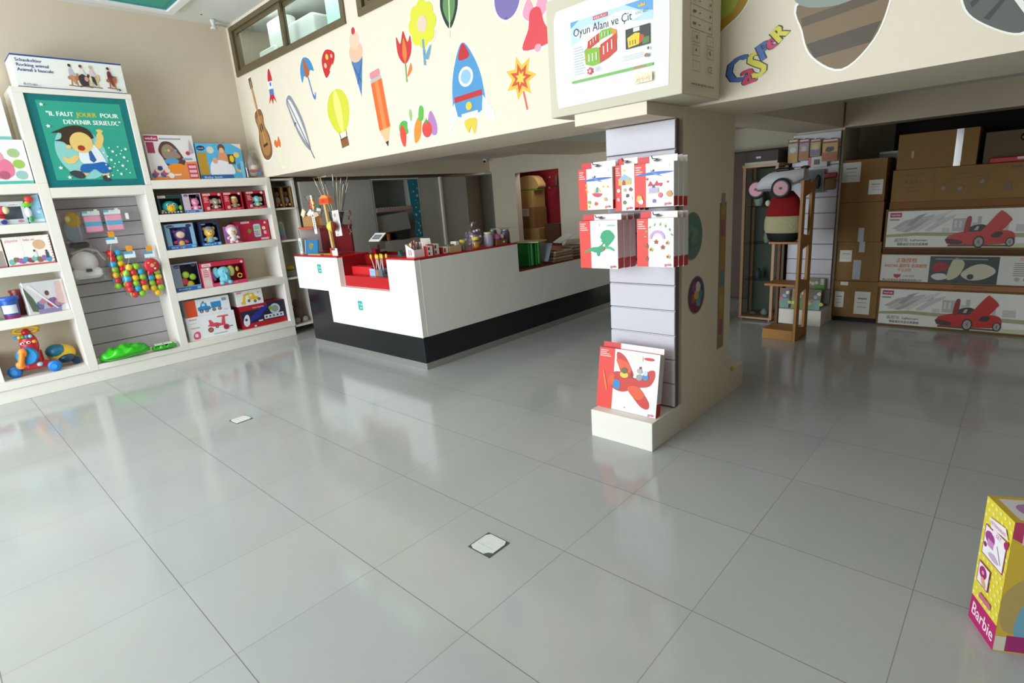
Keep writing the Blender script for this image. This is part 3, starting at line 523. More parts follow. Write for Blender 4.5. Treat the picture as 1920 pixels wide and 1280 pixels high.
# on top of the unit
def activity(m, w, h):
    logo(m, w, h, 'winfun', '#b02a5a', -.0, .86, .28, .12); m.rect(.02 * w, .6 * h, .17 * w, .84 * h, C_('#a83560')); m.rect(.3 * w, .9 * h, .75 * w, .93 * h, C_('#9a9aa8'))
    m.art(sp([(.24 * w, .66 * h), (.34 * w, .84 * h), (.52 * w, .84 * h), (.66 * w, .66 * h), (.78 * w, .34 * h), (.72 * w, .22 * h), (.4 * w, .28 * h), (.3 * w, .5 * h)]), C_('#5a3a34'))
    m.art(sp([(.3 * w, .66 * h), (.38 * w, .78 * h), (.5 * w, .78 * h), (.62 * w, .62 * h), (.66 * w, .5 * h), (.36 * w, .48 * h)]), C_('#9a8476')); m.art(E(.47 * w, .42 * h, .15 * w, .07 * h), C_('#4f9ad6')); m.art(sp([(.36 * w, .28 * h), (.45 * w, .36 * h), (.66 * w, .36 * h), (.74 * w, .26 * h), (.6 * w, .14 * h), (.42 * w, .16 * h)]), C_('#ee8a2a'))
    for i, c in enumerate(('#6fbf4a', '#d8c04a', '#c8526a', '#5aa6d0')): m.art(E((.38 + i * .07) * w, .66 * h, .028 * w), C_(c))
    m.art([(0, 0), (0, .08 * h), (.6 * w, .1 * h), (.75 * w, .4 * h), (w, .42 * h), (w, 0)], C_('#e48a4a')); m.rect(.78 * w, .03 * h, .98 * w, .36 * h, C_('#c83a5a'))
    for i in range(3): m.rect(.8 * w, (.06 + i * .1) * h, .96 * w, (.12 + i * .1) * h, C_('#eab9c0'))
    for i in range(7): blob(m, (.06 + .045 * i) * w, (.12 + .05 * (i % 4)) * h, .06 * h, ('#3f62a8', '#c84a5a', '#e8d9cc', '#2c3a78')[i % 4], i)
    m.art(E(.4 * w, .1 * h, .06 * w), C_('#efe6e0')); m.art([(.86 * w, .6 * h), (.92 * w, .92 * h), (.97 * w, .6 * h)], C_('#b9a4b4')); m.art(E(.84 * w, .6 * h, .045 * w), C_('#c2324a')); m.rect(.7 * w, .45 * h, .9 * w, .49 * h, C_('#7fa8d0'))
carton('toy_box', 'large white and orange toy carton standing on top of the shelf beside the teal sign', 'toy box', 1.49, 1.975, 2.001, .47, '#e8e3e4', fn=activity, d=.14, x=-4.46)
def bath(m, w, h):
    m.rect(0, 0, .2 * w, .75 * h, C_('#b98e2a')); m.art(E(.1 * w, .87 * h, .09 * w, .07 * h), C_('#1c2a5c')); m.text('vtech', .04 * w, .85 * h, .04 * h, W_, wid=.12 * w)
    m.art(E(.3 * w, .82 * h, .08 * w, .1 * h), C_('#d9cfc8')); m.art(E(.55 * w, .87 * h, .08 * w, .12 * h), C_('#6b4230')); m.art(E(.55 * w, .80 * h, .055 * w, .09 * h), C_('#e6b596')); m.art([(.42 * w, .45 * h), (.47 * w, .74 * h), (.64 * w, .74 * h), (.7 * w, .45 * h)], C_('#dd9470'))
    m.art(sp([(.22 * w, .2 * h), (.3 * w, .5 * h), (.55 * w, .52 * h), (.74 * w, .38 * h), (.74 * w, .12 * h), (.3 * w, .1 * h)]), C_('#e8e6ef')); m.art(E(.37 * w, .52 * h, .06 * w, .09 * h), C_('#d8a88c')); m.rect(.66 * w, .42 * h, .82 * w, .7 * h, C_('#5a3a20')); m.art(E(.75 * w, .57 * h, .05 * w, .1 * h), C_('#e6c82a'))
    m.art(E(.87 * w, .68 * h, .07 * w, .08 * h), C_('#e9c86a')); m.art(E(.9 * w, .3 * h, .1 * w, .13 * h), C_('#d7b674')); m.art(E(.9 * w, .34 * h, .07 * w, .09 * h), C_('#3f8ac8')); m.rect(0, 0, .72 * w, .12 * h, C_('#1d63ae')); m.text('Baby bath', .06 * w, .03 * h, .05 * h, W_, wid=.4 * w); m.art([(.78 * w, h), (w, .84 * h), (w, h)], C_('#e9ddd0')); m.rect(.92 * w, 0, w, .5 * h, C_('#7cc6ea'))
carton('toy_box', 'sky blue bath toy carton standing on top of the shelf, second from the sign', 'toy box', 1.985, 2.49, 2.001, .39, '#4fb2e0', fn=bath, d=.14, x=-4.46)
t = thing('bagged_plush', 'grey plush toy in a clear bag at the right end of the shelf top', 'plush toy', (-4.52, 2.61, 2.005), 90)
k = MB(); k.ell((0, 0, .13), (.07, .05, .11), C_('#b5a49c', .9)).ell((0, -.04, .12), (.035, .03, .035), C_('#e0cfc4', .9)).ell((-.01, -.04, .08), (.05, .025, .02), C_('#a02030', .8)).ell((.07, -.02, .05), (.03, .03, .03), C_('#3f5f9c', .8)).ell((.05, -.01, .1), (.02, .02, .03), C_('#a02030')).lathe([(.06, .15), (.045, .21), (.005, .27)], C_('#9a9494', .9), n=14); k.build('plush_body', t)
m = MB(); m.rings([[(a, b, 0) for a, b in RC(-.11, -.07, .11, .07, .04)], [(a, b, .15) for a, b in RC(-.12, -.08, .11, .08, .05)], [(a * .8, b * .7, .27) for a, b in RC(-.12, -.08, .11, .08, .05)], [(a * .75 , b * .3, .32) for a, b in RC(-.12, -.05, .11, .05, .03)]], CLEAR, True, False); m.build('plastic_bag', t)
# boxed carton with rocking animals on the sign frame
def rocking(m, w, h):
    nv = C_('#34468c'); m.rect(0, .955 * h, w, h, nv); m.rect(0, 0, w, .04 * h, nv)
    for i, s_ in enumerate(('Schaukeltier', 'Rocking animal', 'Animal à bascule')): m.text(s_, .03 * w, (.79 - i * .145) * h, .1 * h, nv, bold=.0012)
    m.text('Beluga', .05 * w, .1 * h, .05 * h, nv, wid=.12 * w); m.rect(.05 * w, .075 * h, .2 * w, .085 * h, C_('#8a93b5'))
    for i, (x, hr, sh, pa, ho) in enumerate(((.50, '#2f2a2a', '#b9bccb', '#c98f6a', '#b97f58'), (.60, '#5a4038', '#e4e0dd', '#4a4048', '#4a3c3c'), (.69, '#c9b59a', '#dcc8cc', '#3a3438', '#d8b88a'), (.86, '#3c2424', '#6a2c34', '#7a4434', '#b5623c'))):
        m.art([((x - .05) * w, .16 * h), ((x + .07) * w, .13 * h), ((x + .075) * w, .155 * h), ((x - .045) * w, .19 * h)], C_('#8a5a3c'))
        for q in (-.025, .03): m.art([((x + q) * w, .17 * h), ((x + q + .012) * w, .17 * h), ((x + q * .6 + .012) * w, .42 * h), ((x + q * .6) * w, .42 * h)], C_(ho))
        m.art(sp([((x - .04) * w, .36 * h), ((x - .03) * w, .47 * h), ((x + .04) * w, .46 * h), ((x + .045) * w, .34 * h)]), C_(ho)); m.art(sp([((x + .03) * w, .42 * h), ((x + .045) * w, .56 * h), ((x + .06) * w, .54 * h), ((x + .055) * w, .40 * h)]), C_(ho))
        m.art(sp([((x - .022) * w, .45 * h), ((x - .02) * w, .68 * h), ((x + .01) * w, .70 * h), ((x + .02) * w, .46 * h)]), C_(sh)); m.art([((x) * w, .62 * h), ((x + .04) * w, .54 * h), ((x + .038) * w, .50 * h), ((x - .005) * w, .56 * h)], C_(sh)); m.art(sp([((x - .02) * w, .47 * h), ((x + .015) * w, .48 * h), ((x + .025) * w, .24 * h), ((x + .01) * w, .23 * h)]), C_(pa))
        m.art(E((x - .003) * w, .775 * h, .013 * w, .055 * h), C_('#d9a98c')); m.art(E((x - .007) * w, .80 * h, .014 * w, .045 * h), C_(hr))
    m.art(sp([(.565 * w, .2 * h), (.555 * w, .45 * h), (.6 * w, .55 * h), (.635 * w, .4 * h), (.63 * w, .2 * h)]), C_('#3f3536')); m.art(E(.625 * w, .40 * h, .018 * w, .08 * h), C_('#d8949c')); m.art(E(.665 * w, .4 * h, .012 * w, .1 * h), C_('#e8d49a'))
    m.art(E(.93 * w, .12 * h, .01 * w), C_('#2c2c34')); m.rect(.9 * w, .1 * h, .915 * w, .14 * h, C_('#8a9a8a'))
t = thing('rocking_animal_box', 'long white carton of a rocking animal lying on top of the teal sign frame', 'toy box', (-4.42, 1.0, 2.852), 90)
m = MB().box(-.43, 0, 0, .43, .33, .285, C_('#eeeeea')); m.box(-.431, -.001, .272, .431, .331, .286, C_('#34468c')).frame((-.43, 0, 0), (1, 0, 0), (0, 0, 1), (0, -1, 0)); rocking(m, .86, .285); m.build('box_shell', t)

# ---------------- left bay
def pinkcar(m, w, h):
    m.rect(0, 0, w, .07 * h, C_('#58c2b8')); [m.art(E((.06 + .09 * i) * w, .93 * h, .025 * w), C_(('#e2b3c8', '#8fcabf', '#d8a9a0')[i % 3])) for i in range(6)]
    m.art(sp([(.1 * w, .2 * h), (.05 * w, .45 * h), (.2 * w, .6 * h), (.62 * w, .58 * h), (.75 * w, .4 * h), (.68 * w, .16 * h), (.3 * w, .12 * h)]), C_('#e77a9a')); m.art(sp([(.15 * w, .55 * h), (.2 * w, .85 * h), (.5 * w, .88 * h), (.62 * w, .55 * h)]), C_('#e99ab0')); m.art(sp([(.22 * w, .58 * h), (.25 * w, .76 * h), (.46 * w, .78 * h), (.54 * w, .58 * h)]), C_('#f4eeee')); m.art(E(.3 * w, .42 * h, .2 * w, .12 * h), C_('#cfd84a'))
    for i, (a, b, c) in enumerate(((.8, .7, '#a7c28a'), (.84, .45, '#9fc45a'), (.84, .2, '#9cc4c0'))): m.art(E(a * w, b * h, .09 * w, .1 * h), C_(c))
    m.art(E(.22 * w, .2 * h, .08 * w), C_('#b8607a')); m.art(E(.58 * w, .2 * h, .08 * w), C_('#b8607a'))
carton('toy_box', 'white carton picturing a pink and yellow baby car on the shelf top', 'toy box', .02, .495, 2.001, .39, '#f2f0ec', fn=pinkcar, d=.2, x=-4.42)
carton('toy_box', 'pale carton with green and teal pictures stacked above the pink car carton', 'toy box', -.05, .43, 2.392, .38, '#eceee8', d=.2, x=-4.45, fn=lambda m, w, h: [blob(m, (.1 + .11 * i) * w, (.2 + .23 * (i % 4)) * h, .1 * h, ('#b8cf4a', '#e9b3b8', '#9fd2c8', '#d9dfd2')[i % 4], i) for i in range(8)] + [m.rect(0, 0, w, .08 * h, C_('#7ccabc'))])
def redcar(k, wd, h):
    k.ell((-.02, .02, .07), (.09, .04, .04), C_('#d6273a')).ell((-.02, .01, .045), (.085, .042, .02), C_('#eef0f4')).ell((.05, 0, .13), (.045, .03, .04), C_('#c8344a')).ell((.07, -.01, .13), (.03, .028, .035), C_('#e8dca0')).ell((-.09, .02, .11), (.03, .03, .02), C_('#3f86c8'))
    for x in (-.07, .04): k.lathe([(.022, 0), (.022, .015)], C_('#24408c'), (x, -.02, .025), 12, 'y')
carton('toy_box', 'open-fronted white carton with a red toy car, left bay top row', 'toy box', -.06, .375, 1.641, .205, '#ccd4da', fn=lambda m, w, h: (logo(m, w, h, 'winfun', '#e8e2e4', .72, .8, .2, .12, '#b31230'), m.art(E(.88 * w, .13 * h, .05 * w, .06 * h), C_('#c87a94'))), win=(.04, .22, .94, .78), inner='#93a0a8', toy=redcar)
t = thing('toy_box', 'blue wedge-shaped package with a red and green toy, left bay top row', 'toy box', (-4.44, .435, 1.641), 90)
MB().prism([(-.052, 0), (.062, 0), (.055, .255), (.02, .255)], 0, .1, C_('#8fc3de')).frame((0, 0, 0), (1, 0, 0), (0, 0, 1), (0, -1, 0)).art(E(.03, .1, .012), C_('#e9d9f0')).art(E(.05, .13, .01), C_('#6a9ad0')).art(E(.03, .15, .01), C_('#9ac7ea')).rect(-.06, .01, .06, .035, C_('#dfe9ee')).build('box_shell', t)
MB().ell((-.02, -.02, .22), (.035, .02, .03), C_('#d63a3a')).ell((-.045, -.02, .17), (.04, .02, .022), C_('#6bbf3a')).ell((-.04, -.02, .19), (.02, .022, .012), C_('#e8a12c')).ell((-.05, -.02, .1), (.025, .02, .05), C_('#e9eef0')).ell((-.04, -.02, .04), (.02, .02, .03), C_('#3f9a5a')).build('boxed_toy', t)
def babyset(m, w, h):
    m.text('playette', .03 * w, .83 * h, .1 * h, C_('#d85a78'), wid=.28 * w); m.rect(.37 * w, 0, .375 * w, h, C_('#ded3d0')); m.art(E(.74 * w, .68 * h, .14 * w, .17 * h), C_('#d8b088')); m.text('baby set', .42 * w, .84 * h, .08 * h, C_('#c86a88'), wid=.25 * w)
    for i in range(9): blob(m, (.08 + .1 * i) * w, (.16 + .05 * (i % 2)) * h, .1 * h, ('#6fb8b0', '#8a6a5a', '#9a6aa8', '#4a9ac0', '#8a4a50')[i % 5], i)
    m.art(E(.6 * w, .48 * h, .025 * w, .04 * h), C_('#6a4030')); m.rect(.57 * w, .26 * h, .64 * w, .44 * h, C_('#dfe3ea')); m.art(E(.86 * w, .44 * h, .025 * w, .04 * h), C_('#4a3630')); m.rect(.83 * w, .2 * h, .9 * w, .4 * h, C_('#45506a'))
    for i in range(10): m.rect(.965 * w, (.05 + .095 * i) * h, w, (.09 + .095 * i) * h, C_('#b98a80')); m.rect(.0, 0, w, .045 * h, C_('#d9606a'))
carton('toy_set_box', 'cream baby play set carton with a tan round picture in the left bay', 'toy box', .14, .488, 1.256, .27, '#f1ebe4', fn=babyset, d=.2, x=-4.43)
carton('toy_set_box', 'beige carton cut by the photo edge, beside the cream baby set carton', 'toy box', -.42, .135, 1.256, .255, '#e5d7cc', fn=lambda m, w, h: (m.rect(.88 * w, .0, .99 * w, .6 * h, C_('#9a938c')), m.rect(.6 * w, .3 * h, .8 * w, .7 * h, C_('#c8b4a8')), m.rect(.4 * w, 0, w, .05 * h, C_('#b5606a'))), d=.2, x=-4.45)
t = thing('toy_tub', 'blue plastic tub of dough or bricks with a blue lid on the third shelf', 'tub', (-4.47, .06, .781))
MB().lathe([(.055, 0), (.062, .04), (.07, .17)], C_('#2c5fb4', .3)).lathe([(.0565, .0), (.0626, .035)], C_('#8a2a6a', .3)).build('tub', t); MB().lathe([(.079, 0), (.082, .005), (.082, .025), (.076, .032)], C_('#2a5cc4', .3), (0, 0, .171)).build('lid', t)
m = MB(); rr = .0725; m.rings([[(rr * math.cos(R(a)), rr * math.sin(R(a)), z) for a in range(-60, 50, 10)] for z in (.05, .13)], C_('#d9dfea'), True, False); m.build('label_band', t)
t = thing('toy_tub', 'small red tub half hidden behind the bagged play set on the third shelf', 'tub', (-4.66, .16, .781)); MB().lathe([(.06, 0), (.06, .22)], C_('#7a2a34', .3)).build('tub', t); MB().lathe([(.068, .0), (.068, .025)], C_('#8c2a2e', .3), (0, 0, .221)).build('lid', t)
tag(MB().box(-.06, -.12, 0, .06, .06, .15, C_('#d6ece4')).frame((.061, -.12, 0), (0, 1, 0), (0, 0, 1), (1, 0, 0)).rect(.02, .02, .16, .06, C_('#8fc9b4')).build('pastel_box', loc=(-4.46, -.12, .781)), 'pale mint box at the left edge of the third shelf beside the blue tub', 'box')
def bag(m, w, h):
    for i in range(9): blob(m, (.3 + .07 * i) * w, (.2 + .08 * (i % 3)) * h, .12 * h, ('#8a5a9a', '#5a7ab0', '#c98aa0', '#b0c4d8', '#c83a4a')[i % 5], i + 3)
    m.art([(0, .95 * h), (.12 * w, .1 * h), (.3 * w, .05 * h), (.2 * w, .5 * h)], C_('#5a6a54')); m.art(E(.55 * w, .62 * h, .05 * w, .08 * h), C_('#6a4638')); m.art([(.75 * w, .3 * h), (.8 * w, .95 * h), (.98 * w, .95 * h), (.97 * w, .2 * h)], C_('#e5c5c0')); m.rect(.25 * w, 0, .8 * w, .14 * h, C_('#9c8ab8')); m.art([(.1 * w, .9 * h), (.7 * w, .1 * h), (.74 * w, .1 * h), (.2 * w, .92 * h)], C_('#f3f3f6'))
t = carton('bagged_play_set', 'play set carton wrapped in a clear bag on the third shelf', 'toy box', .17, .50, .781, .31, '#e4e2e6', fn=bag, d=.12, x=-4.45)
MB().rings([[(a, b, z) for a, b in RC(-.163 + q, -.012, .158 - q, .14, .02)] for z, q in ((.0, .005), (.15, 0), (.318, .002))], CLEAR, True, False).build('plastic_bag', t)
# ride-on walker (red, blue and orange)
t = thing('baby_walker', 'red and blue baby walker with a yellow handle on the bottom shelf', 'toy walker', (-4.50, .11, .1995), 72)
MB().rbox(-.07, -.03, .055, .07, .10, .24, C_('#c81e2c', .3), .03).ell((0, .03, .30), (.075, .07, .12), C_('#d0222e', .3)).ell((0, .02, .09), (.15, .05, .04), C_('#c81e2c', .3)).ell((.0, .03, .42), (.035, .04, .035), C_('#c81e2c', .3)).build('body', t)
MB().tube([(.10 * math.cos(a), .05, .438 + .030 * math.sin(a)) if True else 0 for a in [i * math.pi / 8 for i in range(16)]], .016, C_('#e9b91e', .3), closed=True).build('handle', t)
MB().lathe([(.075, -.05), (.085, -.035), (.085, .0)], C_('#1e8fd8', .3), (-.02, -.035, .20), 24, 'y').build('steering_disc', t)
MB().ell((-.035, -.11, .245), (.035, .02, .045), C_('#f08a22', .3)).ell((-.075, -.11, .13), (.038, .02, .04), C_('#f08a22', .3)).tube([(-.035, -.11, .25), (-.075, -.11, .12)], .026, C_('#f08a22', .3)).build('propeller', t)
for x in (-.155, .155): 
    wl = MB().lathe([(.03, -.03), (.052, -.03), (.056, -.02), (.056, .02), (.052, .03), (.03, .03)], C_('#1573c2', .3), (x, -.01, .057), 22, 'y').build('wheel', t)
    MB().lathe([(.026, -.036), (.026, -.029)], C_('#2b8fd8', .3), (x, -.01, .057), 14, 'y').build('hub', wl)
m = MB(); [m.ell((-.045 + .028 * i, -.03, .385), (.016, .016, .018), C_(c, .3)) for i, c in enumerate(('#e8c12a', '#4fae3a', '#2f8fd0', '#8fd0e8'))]; m.build('button_row', t); m = MB(); m.ell((-.03, -.055, .325), (.018, .012, .014), EYEW).ell((.02, -.055, .33), (.018, .012, .014), EYEW).ell((-.028, -.066, .325), .008, EYEB, 8, 5).ell((.022, -.066, .33), .008, EYEB, 8, 5).ell((.06, -.04, .33), (.02, .02, .016), C_('#e8a12c')).ell((-.07, -.01, .385), (.03, .02, .014), C_('#1e8fd8')).build('face', t); MB().ell((.05, -.03, .10), (.025, .03, .022), C_('#b8d4e8')).build('badge', t)
t = thing('ride_on_toy', 'yellow and blue rounded ride-on seat behind the walker on the bottom shelf', 'toy', (-4.62, .37, .201), 90)
MB().ell((-.02, 0, .13), (.12, .1, .10), C_('#e0b41e', .3)).build('shell', t); MB().ell((-.06, -.02, .17), (.09, .09, .07), C_('#23708f', .3)).ell((.0, -.03, .09), (.08, .095, .055), C_('#173a5a', .3)).build('seat', t)
for x in (-.1, .08): MB().lathe([(.035, -.02), (.035, .02)], C_('#173a5a'), (x, -.03, .036), 16, 'y').build('wheel', t)
tag(MB().box(-.26, -.55, 0, 0, -.02, .25, C_('#f0efec')).frame((0, -.55, 0), (0, 1, 0), (0, 0, 1), (1, 0, 0)).rect(.3, .02, .5, .1, C_('#a02a5a')).rect(.05, .1, .25, .2, C_('#c9b3b8')).build('white_carton', loc=(-4.44, -.12, .201)), 'white carton at the left photo edge on the bottom shelf', 'box')

# ---------------- slatted bay with hanging goods
def hook(parent, x, z, ln, y=0): return MB().tube([(x, y, z), (x, y - ln, z), (x, y - ln - .008, z + .012)], .0025, M('#cfcfd2', .3, .8), 6).build('hook', parent)
SLX = -4.764
GP = 'pink packs hanging on the slatted bay'
def pinkpack(label, y):
    t = thing('hanging_pack', label, 'pack', (SLX, y, 1.49), 90, GP)
    MB().rbox(-.075, -.17, .02, .075, -.13, .19, C_('#eba3bd', .6), .015).build('pack', t)
    MB().rbox(-.076, -.172, .075, .076, -.128, .135, C_('#5fb0d8', .5), .014).build('label_band', t)
    MB().box(-.075, -.152, .19, .075, -.148, .235, C_('#e6f1f4')).box(-.075, -.153, .215, -.03, -.147, .236, C_('#6fc0dc')).box(.03, -.153, .22, .06, -.147, .25, C_('#f3f2e6')).build('header_card', t); hook(t, 0, .225, .17)
pinkpack('pink pack with a blue band hanging left of its twin', .90); pinkpack('pink pack with a blue band hanging beside the bare wire hook', 1.085)
t = thing('hanging_pack', 'grey and yellow soft toy pack hanging left of the pink packs', 'pack', (SLX, .715, 1.42), 90)
MB().ell((.01, -.13, .12), (.09, .03, .12), C_('#8a99a8', .7)).ell((.02, -.14, .22), (.07, .025, .09), C_('#c8a52a', .7)).ell((-.02, -.155, .24), (.025, .015, .03), C_('#e9dc9a', .7)).build('pack', t); MB().rings([[(a, b, z) for a, b in RC(-.1, -.17, .11, -.1, .02)] for z in (0, .15, .3)], CLEAR, True, False).build('plastic_bag', t); hook(t, 0, .28, .14)
t = thing('wire_hook', 'bare wire hooks with a white price tag right of the pink packs', 'hook', (SLX, 1.24, 1.60), 90)
hook(t, 0, .04, .15); hook(t, .06, .10, .12); MB().box(-.045, -.16, .02, -.015, -.157, .085, C_('#f4f4f0')).build('price_tag', t)
# white toy vacuum / helmet in a bag
t = thing('bagged_toy_appliance', 'white rounded toy appliance in a clear bag hanging left of the ball bags', 'toy', (SLX, .772, 1.02), 90)
MB().ell((-.03, -.14, .19), (.12, .10, .12), C_('#f0eff0', .25)).rbox(-.16, -.22, .03, .10, -.06, .14, C_('#f2f1f3', .25), .04).tube([(-.12, -.14, .29), (0, -.15, .33), (.1, -.14, .30), (.15, -.14, .2)], .012, C_('#b9b6ba', .3)).build('body', t)
MB().rbox(-.05, -.245, .10, .0, -.228, .13, C_('#3a3a42'), .004).build('badge', t); MB().rings([[(a, b, z) for a, b in RC(-.17 + q, -.25, .16 - q, -.05, .04)] for z, q in ((.0, .01), (.2, 0), (.36, .05))], CLEAR, True, False).build('plastic_bag', t); MB().rbox(-.1, -.1, .34, .06, -.03, .40, C_('#55524e'), .02).build('bag_top', t)
BC = ('#d8202a', '#2aa7dc', '#8fca2c', '#f2c318', '#d8202a', '#8fca2c', '#2aa7dc', '#d8202a')
BM = [C_(c, .28) for c in BC]; _ball = {}
def ball_bag(label, y, z, dx, cols, nrow, w0, r=.034, x=SLX):
    t = thing('ball_bag', label, 'bag of balls', (x, y, z), 90, 'net bags of coloured plastic balls'); n = 0; hh = nrow * r * 1.75
    for i in range(nrow):
        zz_ = r + i * r * 1.7; k = max(1, int(round(w0[i])))
        for j in range(k):
            for dp in ((0, 1) if k > 1 else (0,)):
                mt = BM[(n * 5 + i * 3 + cols) % 8]; key = mt.name
                px, py = (j - (k - 1) / 2) * r * 1.98 + (i % 2) * .004 + dx * i, -.20 + dp * r * 1.7
                if key not in _ball: 
                    o = MB().ell((0, 0, 0), .034, mt, 14, 9).build('ball', t); _ball[key] = o
                else:
                    o = _ball[key].copy(); COL.objects.link(o); o.parent = t
                o.location = (px, py, zz_); n += 1
    e = hh + .02
    MB().rings([[(a, b, q) for a, b in RC(-s_ , -.24, s_, -.10 if s_ > .03 else -.2, min(.03, s_ * .6))] for s_, q in ((.03, -.004), (max(w0) * r * 1.02, r), (max(w0) * r * 1.05, hh * .7), (.04, e), (.018, e + .05))], clear('net_film', (1, 1, 1, 1), .04, .2), True, False).build('net', t)
    MB().box(-.05, -.226, e + .045, .05, -.222, e + .11, C_('#e9f2f6')).box(-.05, -.228, e + .085, .03, -.2205, e + .11, C_('#4aa7d4')).box(-.02, -.228, e + .112, .035, -.2205, e + .17, C_('#efa02c')).build('header_card', t)
    MB().tube([(0, 0, e + .15), (0, -.24, e + .15)], .0025, M('#cfcfd2', .3, .8), 6).build('hook', t)
ball_bag('net bag of mixed balls hanging in front, middle of the slatted bay', 1.10, .80, 0, 0, 6, (2, 3, 3, 3, 3, 2), x=SLX + .15)
ball_bag('net bag of mixed balls hanging at the right edge of the slatted bay', 1.285, .78, 0, 3, 6, (1, 2, 2, 2, 2, 2), x=SLX + .13)
ball_bag('net bag of mixed balls behind the others, nearest the white toy appliance', 1.005, .90, 0, 5, 7, (2, 2, 2, 2, 2, 2, 2), x=SLX - .0)
t = thing('ball_ring', 'round red toy pack with coloured dots hanging above the right ball bag', 'toy', (-4.36, 1.27, 1.06), 90)
MB().lathe([(.001, -.012), (.06, -.012), (.075, 0), (.06, .012), (.001, .012)], C_('#cf2440', .4), (0, 0, .06), 24, 'y').frame((0, -.013, .06), (1, 0, 0), (0, 0, 1), (0, -1, 0)).art(E(0, -.0, .02), C_('#e8a07a')).art(E(-.03, .03, .01), C_('#e8c12a')).art(E(.03, .02, .01), C_('#58b04a')).art(E(.02, -.035, .01), C_('#e9e4da')).build('pack', t)
# green packs lying on the floor of the bay
GR = M('#35c21e', .25)
def greenbag(label, y, z, L, wd, rot, th=.05):
    t = thing('green_pack', label, 'pack', (-4.43, y, z), rot, rx=0); rs = []
    for i in range(29):
        f = i / 28; a = math.sin(math.pi * min(1, max(.02, f))) ** .5; rs.append([(-L / 2 + L * f, wd * a * .5 * math.cos(q), th / 2 * (.15 + a) * (1 + math.sin(q)) + .009 * math.sin(19 * f + 3 * q) * (1 + math.sin(q)) + .006 * math.sin(31 * f * (1 + .3 * math.cos(q)))* (1 + math.sin(q))) for q in [2 * math.pi * k / 20 for k in range(20)]])
    m = MB().rings(rs, GR); m.build('pack', t)
    MB().tube([(-L / 2, 0, .01), (-L * .3, -wd * .42, .012), (0, -wd * .52, .014), (L * .4, -wd * .4, .02)], .006, C_('#2aa014')).build('piping', t)
    p = [(-L * .36, -wd * .36), (L * .02, -wd * .43), (L * .1, -wd * .1), (-L * .3, -.02)]
    return t
greenbag('puffy bright green bag lying on the floor of the slatted bay, left one', .85, .203, .46, .22, 78, .10).rotation_euler = (R(5), R(-3), R(84))
t = greenbag('flatter green and white bag lying right of the puffy green bag', 1.22, .1985, .24, .19, 84, .03)
MB().rbox(-.09, -.05, 0, .08, .05, .006, C_('#e8e4dc'), .003).build('card_insert', t, loc=(0, 0, .046))

# ================================================================== GOODS ON THE SALES COUNTER
CT = 1.075
t = thing('display_stand', 'wooden post stand with a small orange price sign on the counter', 'display stand', (-3.06, 2.70, CT), 0)
MB().box(-.14, -.05, 0, .03, .08, .018, WOOD).build('base', t, bevel=.003)
MB().prism([(-.008, .0185), (.03, .0185), (-.012, .545), (-.048, .545)], -.012, .012, M('#d8b676', .5, noise=.1, scale=9)).build('post', t)
MB().box(-.10, -.025, .546, .085, .03, .612, C_('#f07a3c')).prism([(-.10, .6125), (.085, .6125), (.02, .64), (-.04, .64)], -.02, .03, C_('#f0995c')).frame((-.10, -.026, .546), (1, 0, 0), (0, 0, 1), (0, -1, 0)).rect(.008, .008, .177, .058, C_('#e04a1e')).text('50%', .06, .022, .024, C_('#8a2510')).build('price_sign', t)
MB().tube([(-.34, .006, .475), (.45, .006, .455)], .005, M('#8a8378', .4, .5)).build('cross_bar', t)
t = thing('bead_strap', 'brown beaded strap hanging at the right end of the stand wire', 'strap', (-2.62, 2.683, 1.29)); m = MB(); [m.ell((-.02 + .022 * math.sin(i * 1.3) + i * .003, .0, .012 + i * .019), (.014, .010, .012), C_(('#5a4038', '#7a4a40', '#4a3430')[i % 3], .5), 8, 5) for i in range(13)]; m.build('beads', t)
def card(label, x, y, z, wd, h, fn, name='hanging_card', rot=0, ry=0):
    m = MB().box(0, 0, 0, wd, .004, h, C_('#f3f1ee')).frame((0, -.0005, 0), (1, 0, 0), (0, 0, 1), (0, -1, 0)); fn(m, wd, h)
    o = tag(m.build(name, loc=(x, y, z)), label, 'card'); o.rotation_euler = (0, R(ry), R(rot)); return o
card('tall white card with a string of round beads hanging in front of the stand', -3.405, 2.697, 1.305, .058, .25, lambda m, w, h: (m.art(E(.03, .2, .014), C_('#a02a4a')), [m.art(E(.03 + .004 * math.sin(i), .17 - i * .022, .008), C_('#33303a')) for i in range(6)], m.rect(.015, .24, .045, .247, C_('#8ab0b8'))), ry=-4)
card('white card holding a two-coloured toy ball on the right of the stand', -2.955, 2.697, 1.275, .13, .27, lambda m, w, h: (m.rect(.01, .15, .12, .25, C_('#dcd6d4')), m.art(E(.05, .22, .02), C_('#c98a9a')), m.text('goki', .03, .01, .02, C_('#8a8a8a'), wid=.04)), ry=-3)
t = thing('toy_ball', 'yellow and brown wooden ball fixed to the white card', 'ball', (-2.895, 2.634, 1.385), 48); MB().lathe([(.058 * math.sin(a), -.058 * math.cos(a)) for a in [math.pi * i / 24 + .002 for i in range(13)]], C_('#e2d45a', .4), (0, 0, 0), 20, 'x', False).build('yellow_half', t)
MB().lathe([(.058 * math.sin(a), -.058 * math.cos(a)) for a in [math.pi / 2 + math.pi * i / 24 - (.002 if i == 12 else 0) for i in range(13)]], C_('#8f3a28', .4), (0, 0, 0), 20, 'x', False).build('brown_half', t)
